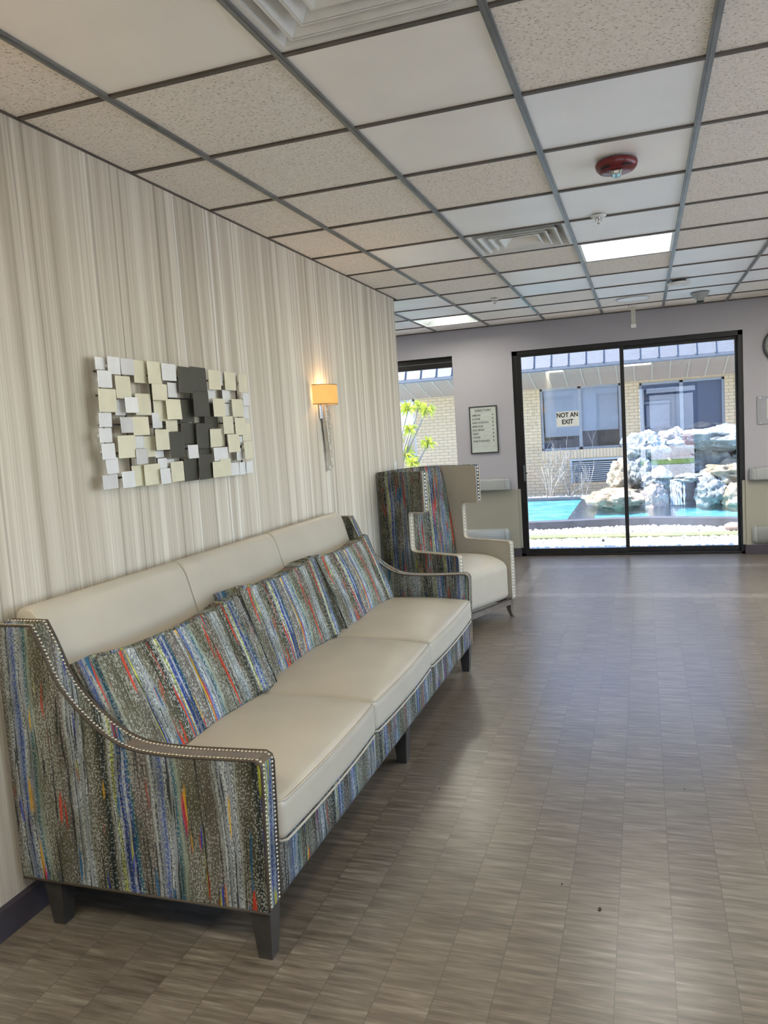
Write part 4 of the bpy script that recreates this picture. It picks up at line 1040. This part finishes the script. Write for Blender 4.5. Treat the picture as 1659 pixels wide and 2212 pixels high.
def pebbles(nm, x0, x1, y0, y1, step, r, z, label, yf=None):
    ico = bmesh.new(); bmesh.ops.create_icosphere(ico, subdivisions=1, radius=1)
    me = bpy.data.meshes.new('t'); ico.to_mesh(me); ico.free(); co = [v.co.copy() for v in me.vertices]; fc = [tuple(p.vertices) for p in me.polygons]
    V, F = [], []
    y = y0
    while y < y1:
        x = x0
        while x < x1:
            if yf is None or y < yf(x)-r:
                px, py = x+random.uniform(-.4, .4)*step, y+random.uniform(-.4, .4)*step
                a, b_, c_ = r*random.uniform(.7, 1.35), r*random.uniform(.6, 1.1), r*random.uniform(.45, .8); th_ = random.uniform(0, PI); cs_, sn = math.cos(th_), math.sin(th_); tl = random.uniform(-.4, .4)
                k = len(V); zz = z+c_*.5+random.uniform(0, r*.4)
                for v in co:
                    X, Y, Z = v.x*a, v.y*b_, v.z*c_; Z += X*tl*.4
                    V.append((px+X*cs_-Y*sn, py+X*sn+Y*cs_, zz+Z))
                F += [tuple(i+k for i in f) for f in fc]
            x += step
        y += step*.85
    bpy.data.meshes.remove(me); me = bpy.data.meshes.new(nm); me.from_pydata(V, [], F); me.materials.append(M['pebble'])
    for p in me.polygons: p.use_smooth = True
    o = bpy.data.objects.new(nm, me); COL.objects.link(o); return tag(o, label, 'pebbles', kind='stuff')
pebbles('white_pebbles', -2.6, 3.6, YO+.03, 10.48, .058, .034, GZ, 'large white pebbles just outside the glass doors')
pebbles('small_pebbles', -2.2, 3.6, 10.84, 12., .05, .026, GZ, 'small white pebbles between the mossy kerb and the pond', curb_y)
pebbles('far_pebbles', -4., 2.2, 15.66, 16.5, .085, .04, GZ+.02, 'white pebbles at the foot of the brick wall')
for x, y, s_, lb in ((3.04, 11.0, .085, 'pinkish egg-shaped boulder on the small pebbles'), (3.28, 11.02, .07, 'second smooth boulder at the right door jamb')):
    b = bmesh.new(); bmesh.ops.create_icosphere(b, subdivisions=4, radius=1)
    for v in b.verts: v.co = Vector((v.co.x*s_*1.3, v.co.y*s_, (v.co.z*.72+.7)*s_))*(1+.06*noise.noise(v.co*1.5))
    o = obj('boulder', b, M['eggs'], local=True, smooth=True); o.location = (x, y, GZ+.01); tag(o, lb, 'boulder')
# rocks round the waterfall
def rock(c, s_, mat, label, seed, rough=.38, flat=0):
    b = bmesh.new(); bmesh.ops.create_icosphere(b, subdivisions=5, radius=1); sv = Vector((seed*3.1, seed*1.7, seed*2.3))
    for v in b.verts:
        d = v.co.normalized()
        n1 = noise.noise(d*1.4+sv); n2 = noise.noise(d*3.2+sv*2); n3 = 1-abs(noise.noise(d*6.5+sv*3))*2; n4 = noise.noise(d*15+sv)
        k = 1+rough*n1+rough*.6*n2+rough*.28*n3+.05*n4
        v.co = Vector((d.x*s_[0]*k, d.y*s_[1]*k, d.z*s_[2]*k))
    o = obj('rock', b, M[mat], local=True, smooth=True); o.location = c; return tag(o, label, 'rock', 'rocks of the pond waterfall')
RY0 = 14.2
for c, s_, mt, lb, sd_ in (
    ((1.46, 13.9, .12), (.46, .38, .17), 'rockB', 'low tan ledge rock jutting over the pond at left of the rock pile', 1),
    ((1.62, 14.3, .45), (.26, .28, .32), 'rockB', 'tan upright rock above the low ledge', 2),
    ((1.98, 14.3, .96), (.33, .30, .26), 'rockA', 'craggy grey-green rock topping the left pile', 3),
    ((1.90, 14.25, .58), (.25, .28, .30), 'rockA', 'shadowed rock under the craggy left top', 4),
    ((2.16, 14.05, .42), (.24, .25, .20), 'rockA', 'blue-green rock midway down the left pile', 5),
    ((2.12, 13.75, .10), (.20, .22, .25), 'rockC', 'pinkish rock standing in the water', 6),
    ((2.46, 14.5, 1.06), (.24, .25, .20), 'rockC', 'pinkish rock between the two tops of the pile', 7),
    ((3.26, 14.3, 1.06), (.66, .45, .20), 'rockA', 'broad pale slab bridging the right side', 8),
    ((3.02, 14.6, .66), (.34, .30, .36), 'rockA', 'grey rock holding up the broad slab', 9),
    ((3.36, 14.0, .48), (.40, .32, .20), 'rockB', 'tan rock under the slab at the right', 10),
    ((3.02, 13.85, .22), (.25, .25, .27), 'rockA', 'grey rock at the waterline right of the fall', 11),
    ((3.46, 13.7, .12), (.30, .25, .24), 'rockB', 'tan rock at the waterline by the right jamb', 12),
    ((2.66, 14.0, .43), (.22, .24, .07), 'rockA', 'thin blue-green shelf rock over the fall', 13),
    ((2.60, 14.95, .42), (.55, .35, .62), 'rockC', 'dark recessed rock behind the fall', 14),
    ((3.75, 14.8, .45), (.45, .4, .6), 'rockA', 'large rock behind the right end of the pile', 15),
    ((1.16, 14.1, .06), (.15, .15, .12), 'rockC', 'small rock at the left tip of the ledge', 16)):
    rock(Vector(c), s_, mt, lb, sd_)
wfall = bmesh.new()
for x0_, x1_, zt_ in ((2.36, 2.54, .42), (2.56, 2.60, .40), (2.78, 2.86, .40)):
    g_ = [[wfall.verts.new((x0_+(x1_-x0_)*i/4+.01*math.sin(j*2.1+i), 13.86-.10*math.sin(j/8*PI/2)*(1)+.01*math.sin(i*2), zt_*(1-j/8))) for i in range(5)] for j in range(9)]
    for a, c in zip(g_, g_[1:]):
        for i in range(4): wfall.faces.new((a[i], a[i+1], c[i+1], c[i])).smooth = True
tw = NT('falling_water'); tr_ = tw.new('ShaderNodeBsdfTransparent'); df_ = tw.new('ShaderNodeBsdfDiffuse'); df_.inputs[0].default_value = (.85, .9, .92, 1)
mx_ = tw.new('ShaderNodeMixShader'); tw.l.new(tw.ramp(tw.noise(tw.map(tw.coord(), (40, 40, 3)), 1., 2), [(.35, .1), (.65, .7)]), mx_.inputs[0]); tw.l.new(tr_.outputs[0], mx_.inputs[1]); tw.l.new(df_.outputs[0], mx_.inputs[2]); tw.l.new(mx_.outputs[0], tw.out.inputs[0])
tag(obj('waterfall', wfall, tw.m), 'thin streams of water falling between the rocks', 'water', kind='stuff')

# ================================================================ BUILDING ACROSS THE COURTYARD
BY = 17.0; WT = 2.30
bd = thing('building', 'cream brick building with grey metal roof across the pond', 'building', (1, BY, GZ))
O1 = (-.125, 1.543, .90, 2.235); O2 = (1.91, 3.53, .02, 2.20); O3 = (-4.6, -2.93, .9, 2.24)
b = bmesh.new()
for a in ((-9, O3[0], GZ, WT), (O3[0], O3[1], GZ, O3[2]), (O3[1], O1[0], GZ, WT), (O1[0], O1[1], GZ, .72), (O1[1], O2[0], GZ, WT), (O2[1], 11, GZ, WT), (O1[0], O1[1], O1[3], WT), (O2[0], O2[1], O2[3], WT), (O3[0], O3[1], O3[3], WT), (O2[0], O2[1], GZ, O2[2])):
    if a[3]-a[2] > 0 and a[1] > a[0]: bx(b, a[0], a[1], BY, BY+.2, a[2], a[3])
obj('brick_wall', b, M['brick'], bd)
b = bmesh.new(); bx(b, O1[0], O1[1], BY-.012, BY+.2, .72, .90); obj('sill_course', b, M['soldier'], bd)
b = bmesh.new()
prism(b, [(BY+.2, 2.24), (BY, 2.24), (15.8, 2.55), (15.8, 2.58), (BY+.2, 2.30)], 'X', -9, 11); obj('soffit', b, M['soffit'], bd)
b = bmesh.new()
for i in range(60):
    x = -8.9+i*.335; 
    vs = [b.verts.new(v) for v in ((x, BY-.02, 2.235), (x+.016, BY-.02, 2.235), (x+.016, 15.82, 2.533), (x, 15.82, 2.533))]; vt = [b.verts.new(v.co+Vector((0, 0, .012))) for v in vs]
    b.faces.new(vs)
    for q in range(4): b.faces.new((vs[q], vs[(q+1) % 4], vt[(q+1) % 4], vt[q]))
obj('soffit_seams', b, plain('pale_seam', (.45, .40, .34), .6), bd)
b = bmesh.new(); prism(b, [(15.78, 2.52), (15.78, 2.60), (16.15, 3.35), (17.5, 4.9), (17.5, 2.7), (15.9, 2.56)], 'X', -9, 11); rf = obj('roof', b, M['fascia'], bd)
b = bmesh.new()
for i in range(60):
    x = -8.8+i*.335; prism(b, [(15.775, 2.60), (16.145, 3.36), (17.49, 4.91), (17.5, 4.93), (16.125, 3.38), (15.745, 2.61)], 'X', x, x+.022)
obj('standing_seams', b, M['fascia'], rf)
b = bmesh.new(); bx(b, -9, 11, 15.76, 15.79, 2.54, 2.575); obj('drip_edge', b, M['fascia'], rf)
def bwin(o, mull, blind_z, nm='window', room='dkroom'):
    x0, x1, z0, z1 = o; b = bmesh.new(); f = .05
    for a in ((x0, x0+f, z0, z1), (x1-f, x1, z0, z1), (x0, x1, z0, z0+f), (x0, x1, z1-f, z1)): bx(b, a[0], a[1], BY+.05, BY+.11, a[2], a[3])
    for m in mull: bx(b, m-.035, m+.035, BY+.05, BY+.11, z0, z1)
    fr = obj(nm, b, M['alu'], bd)
    ed = [x0+f]+[m for m in mull]+[x1-f]
    if blind_z is not None:
        for (a, c), bz in zip(zip(ed, ed[1:]), blind_z):
            b = bmesh.new(); zz = z1-f
            while zz > bz:
                vs = [b.verts.new(v) for v in ((a+.02, BY+.125, zz), (c-.02, BY+.125, zz), (c-.02, BY+.135, zz-.046), (a+.02, BY+.135, zz-.046))]; b.faces.new(vs); zz -= .045
            obj('blind', b, M['blind'], fr)
    b = bmesh.new(); bx(b, x0, x1, BY+.19, BY+.21, z0, z1); obj('dark_interior', b, M[room], fr)
    pane('pane', x0+f, x1-f, BY+.08, z0+f, z1-f, fr); return fr
bwin(O1, [.70], (1.22, 1.30)); bwin(O3, [-3.7], (1.5, 1.5))
wd = bwin(O2, [2.72], None, 'glazed_door', 'slate')
b = bmesh.new()
for i in range(10): z = .22+i*.043; bx(b, .50, 1.50, BY-.02, BY, z, z+.018)
bx(b, .46, .50, BY-.025, BY, .19, .66); bx(b, 1.50, 1.54, BY-.025, BY, .19, .66); bx(b, .46, 1.54, BY-.025, BY, .66, .70)
lv = obj('louvred_vent', b, M['rail'], bd)
b = bmesh.new(); bx(b, .5, 1.5, BY-.004, BY-.001, .2, .66); obj('dark_backing', b, M['black'], lv)

# ================================================================ PLANTS
def twigs(root_xy, h, spread, seed, label, lean=0, n0=4):
    rnd = random.Random(seed); b = bmesh.new()
    def grow(p, d, L, r, depth):
        pts = [p]; q = p
        for i in range(3):
            d = (d+Vector((rnd.uniform(-.25, .25), rnd.uniform(-.2, .2), rnd.uniform(-.05, .2)))).normalized(); q = q+d*L/3; pts.append(q)
        tube(b, pts, [r, r*.85, r*.7, r*.55], 5)
        if depth > 0:
            for k in range(rnd.choice((2, 2, 3))):
                a = rnd.choice(pts[1:]); nd = (d+Vector((rnd.uniform(-1, 1)*spread, rnd.uniform(-.6, .6), rnd.uniform(-.3, .6)))).normalized(); grow(a, nd, L*rnd.uniform(.5, .75), r*.6, depth-1)
    for k in range(n0): grow(Vector((rnd.uniform(-.06, .06), rnd.uniform(-.05, .05), 0)), Vector((rnd.uniform(-.6, .6)*spread+lean, rnd.uniform(-.2, .2), 1)).normalized(), h*rnd.uniform(.4, .62), .011, 3)
    o = obj('bare_shrub', b, M['twig'], local=True); o.location = (root_xy[0], root_xy[1], GZ); return tag(o, label, 'shrub', 'bare shrubs by the brick wall')
twigs((.10, 16.2), 1.25, .6, 5, 'bare pale shrub left of the sheet on the glass, under the blinds', -.1, 5)
twigs((.50, 16.4), 1.0, 1., 8, 'low tangled bare shrub in front of the louvred vent', .1, 7)
twigs((.80, 16.3), 1.35, .35, 11, 'tall thin bare shrub in front of the right half of the window', .1, 2)
pt = thing('spiky_plant', 'yellow-green spiky plant outside the window left of the directory sign', 'plant', (-1.95, 12.0, GZ))
tufts = [(-1.60, 12.0, 1.86, .21), (-1.32, 12.1, 1.84, .17), (-1.56, 11.9, 1.54, .15), (-1.30, 12.0, 1.31, .17), (-1.70, 12.05, 1.15, .2), (-1.55, 11.9, 1.02, .15), (-1.48, 12.2, 1.90, .16), (-1.9, 12.1, 1.45, .2), (-2.1, 12., 1.8, .2)]
b = bmesh.new(); rnd = random.Random(4)
for x, y, z, r in tufts:
    base = Vector((-1.95+rnd.uniform(-.05, .05), 12+rnd.uniform(-.05, .05), .2+rnd.uniform(0, .5))); tip = Vector((x, y, z))
    mid = base.lerp(tip, .55)+Vector((rnd.uniform(-.1, 0), 0, -.08)); tube(b, chaikin([base, mid, tip], 2), .014, 6)
tube(b, [(-1.95, 12, GZ), (-1.96, 12.02, .4), (-1.93, 12, .75)], [.035, .03, .022], 8)
obj('stems', b, M['twig'], pt)
for x, y, z, r in tufts:
    b = bmesh.new()
    for k in range(46):
        d = Vector((rnd.gauss(0, 1), rnd.gauss(0, 1), rnd.gauss(.25, 1))).normalized(); L = r*rnd.uniform(.7, 1.1); s_ = d.cross(Vector((0, 0, 1))).normalized()*.009
        c = Vector((x, y, z)); m_ = c+d*L*.55+Vector((0, 0, .02)); e = c+d*L-Vector((0, 0, .03))
        v = [b.verts.new(q) for q in (c-s_*.6, c+s_*.6, m_+s_, e, m_-s_)]; b.faces.new(v)
    obj('leaf_tuft', b, M['leaf'], pt)

# ================================================================ OUTSIDE THE ENTRANCE (seen mirrored in the courtyard doors)
bm = bmesh.new(); bx(bm, -14, 16, -8.2, YB-.17, -.2, -.04); bx(bm, -14, 16, -40, -11, -.2, -.04)
struct(obj('trim_1', bm, M['concrete']), 'pale paving outside the entrance', 'paving')
bm = bmesh.new(); bx(bm, -14, 16, -11, -8.2, -.2, -.02); tag(obj('lawn', bm, M['green']), 'bright green lawn outside the entrance', 'lawn', kind='stuff')
ob_ = thing('far_building', 'white building across the road from the entrance', 'building', (6, -26, 0))
b = bmesh.new(); bx(b, 0, 14, -27, -26, 0, 5.5); obj('wall', b, M['vent'], ob_)
b = bmesh.new(); bx(b, 5.6, 6.8, -26, -25.97, 2., 3.2); obj('window', b, M['dkroom'], ob_)
car = thing('car', 'red car parked beyond the lawn, mirrored in the glass doors', 'car', (5.4, -14, -.04))
b = bmesh.new(); prism(b, [(3.4, .35), (3.4, .75), (3.7, .92), (4.3, 1.0), (4.8, 1.42), (6.2, 1.45), (6.9, 1.02), (7.5, .9), (7.6, .35)], 'Y', -14.8, -13.1); obj('body', b, plain('red_car_paint', (.5, .02, .03), .2), car, bevel=.08)
b = bmesh.new(); prism(b, [(4.5, 1.02), (4.9, 1.38), (6.1, 1.40), (6.65, 1.02)], 'Y', -14.82, -13.08); obj('side_windows', b, M['dkroom'], car)
for x in (4.2, 6.8):
    b = bmesh.new(); lathe(b, [(0, -.1), (.3, -.1), (.33, -.05), (.33, .1), (0, .1)], n=24); bmesh.ops.rotate(b, verts=b.verts[:], matrix=Matrix.Rotation(PI/2, 3, 'X')); bmesh.ops.translate(b, verts=b.verts[:], vec=(x, -13.12, .29)); obj('wheel', b, M['black'], car)
# porch soffit over the entrance
bm = bmesh.new(); bx(bm, .6, 3.7, -3.2, YB-.16, 2.55, 2.75); struct(obj('trim_2', bm, plain('terracotta_soffit', (.55, .32, .2), .7)), 'terracotta porch soffit outside the entrance', 'porch')
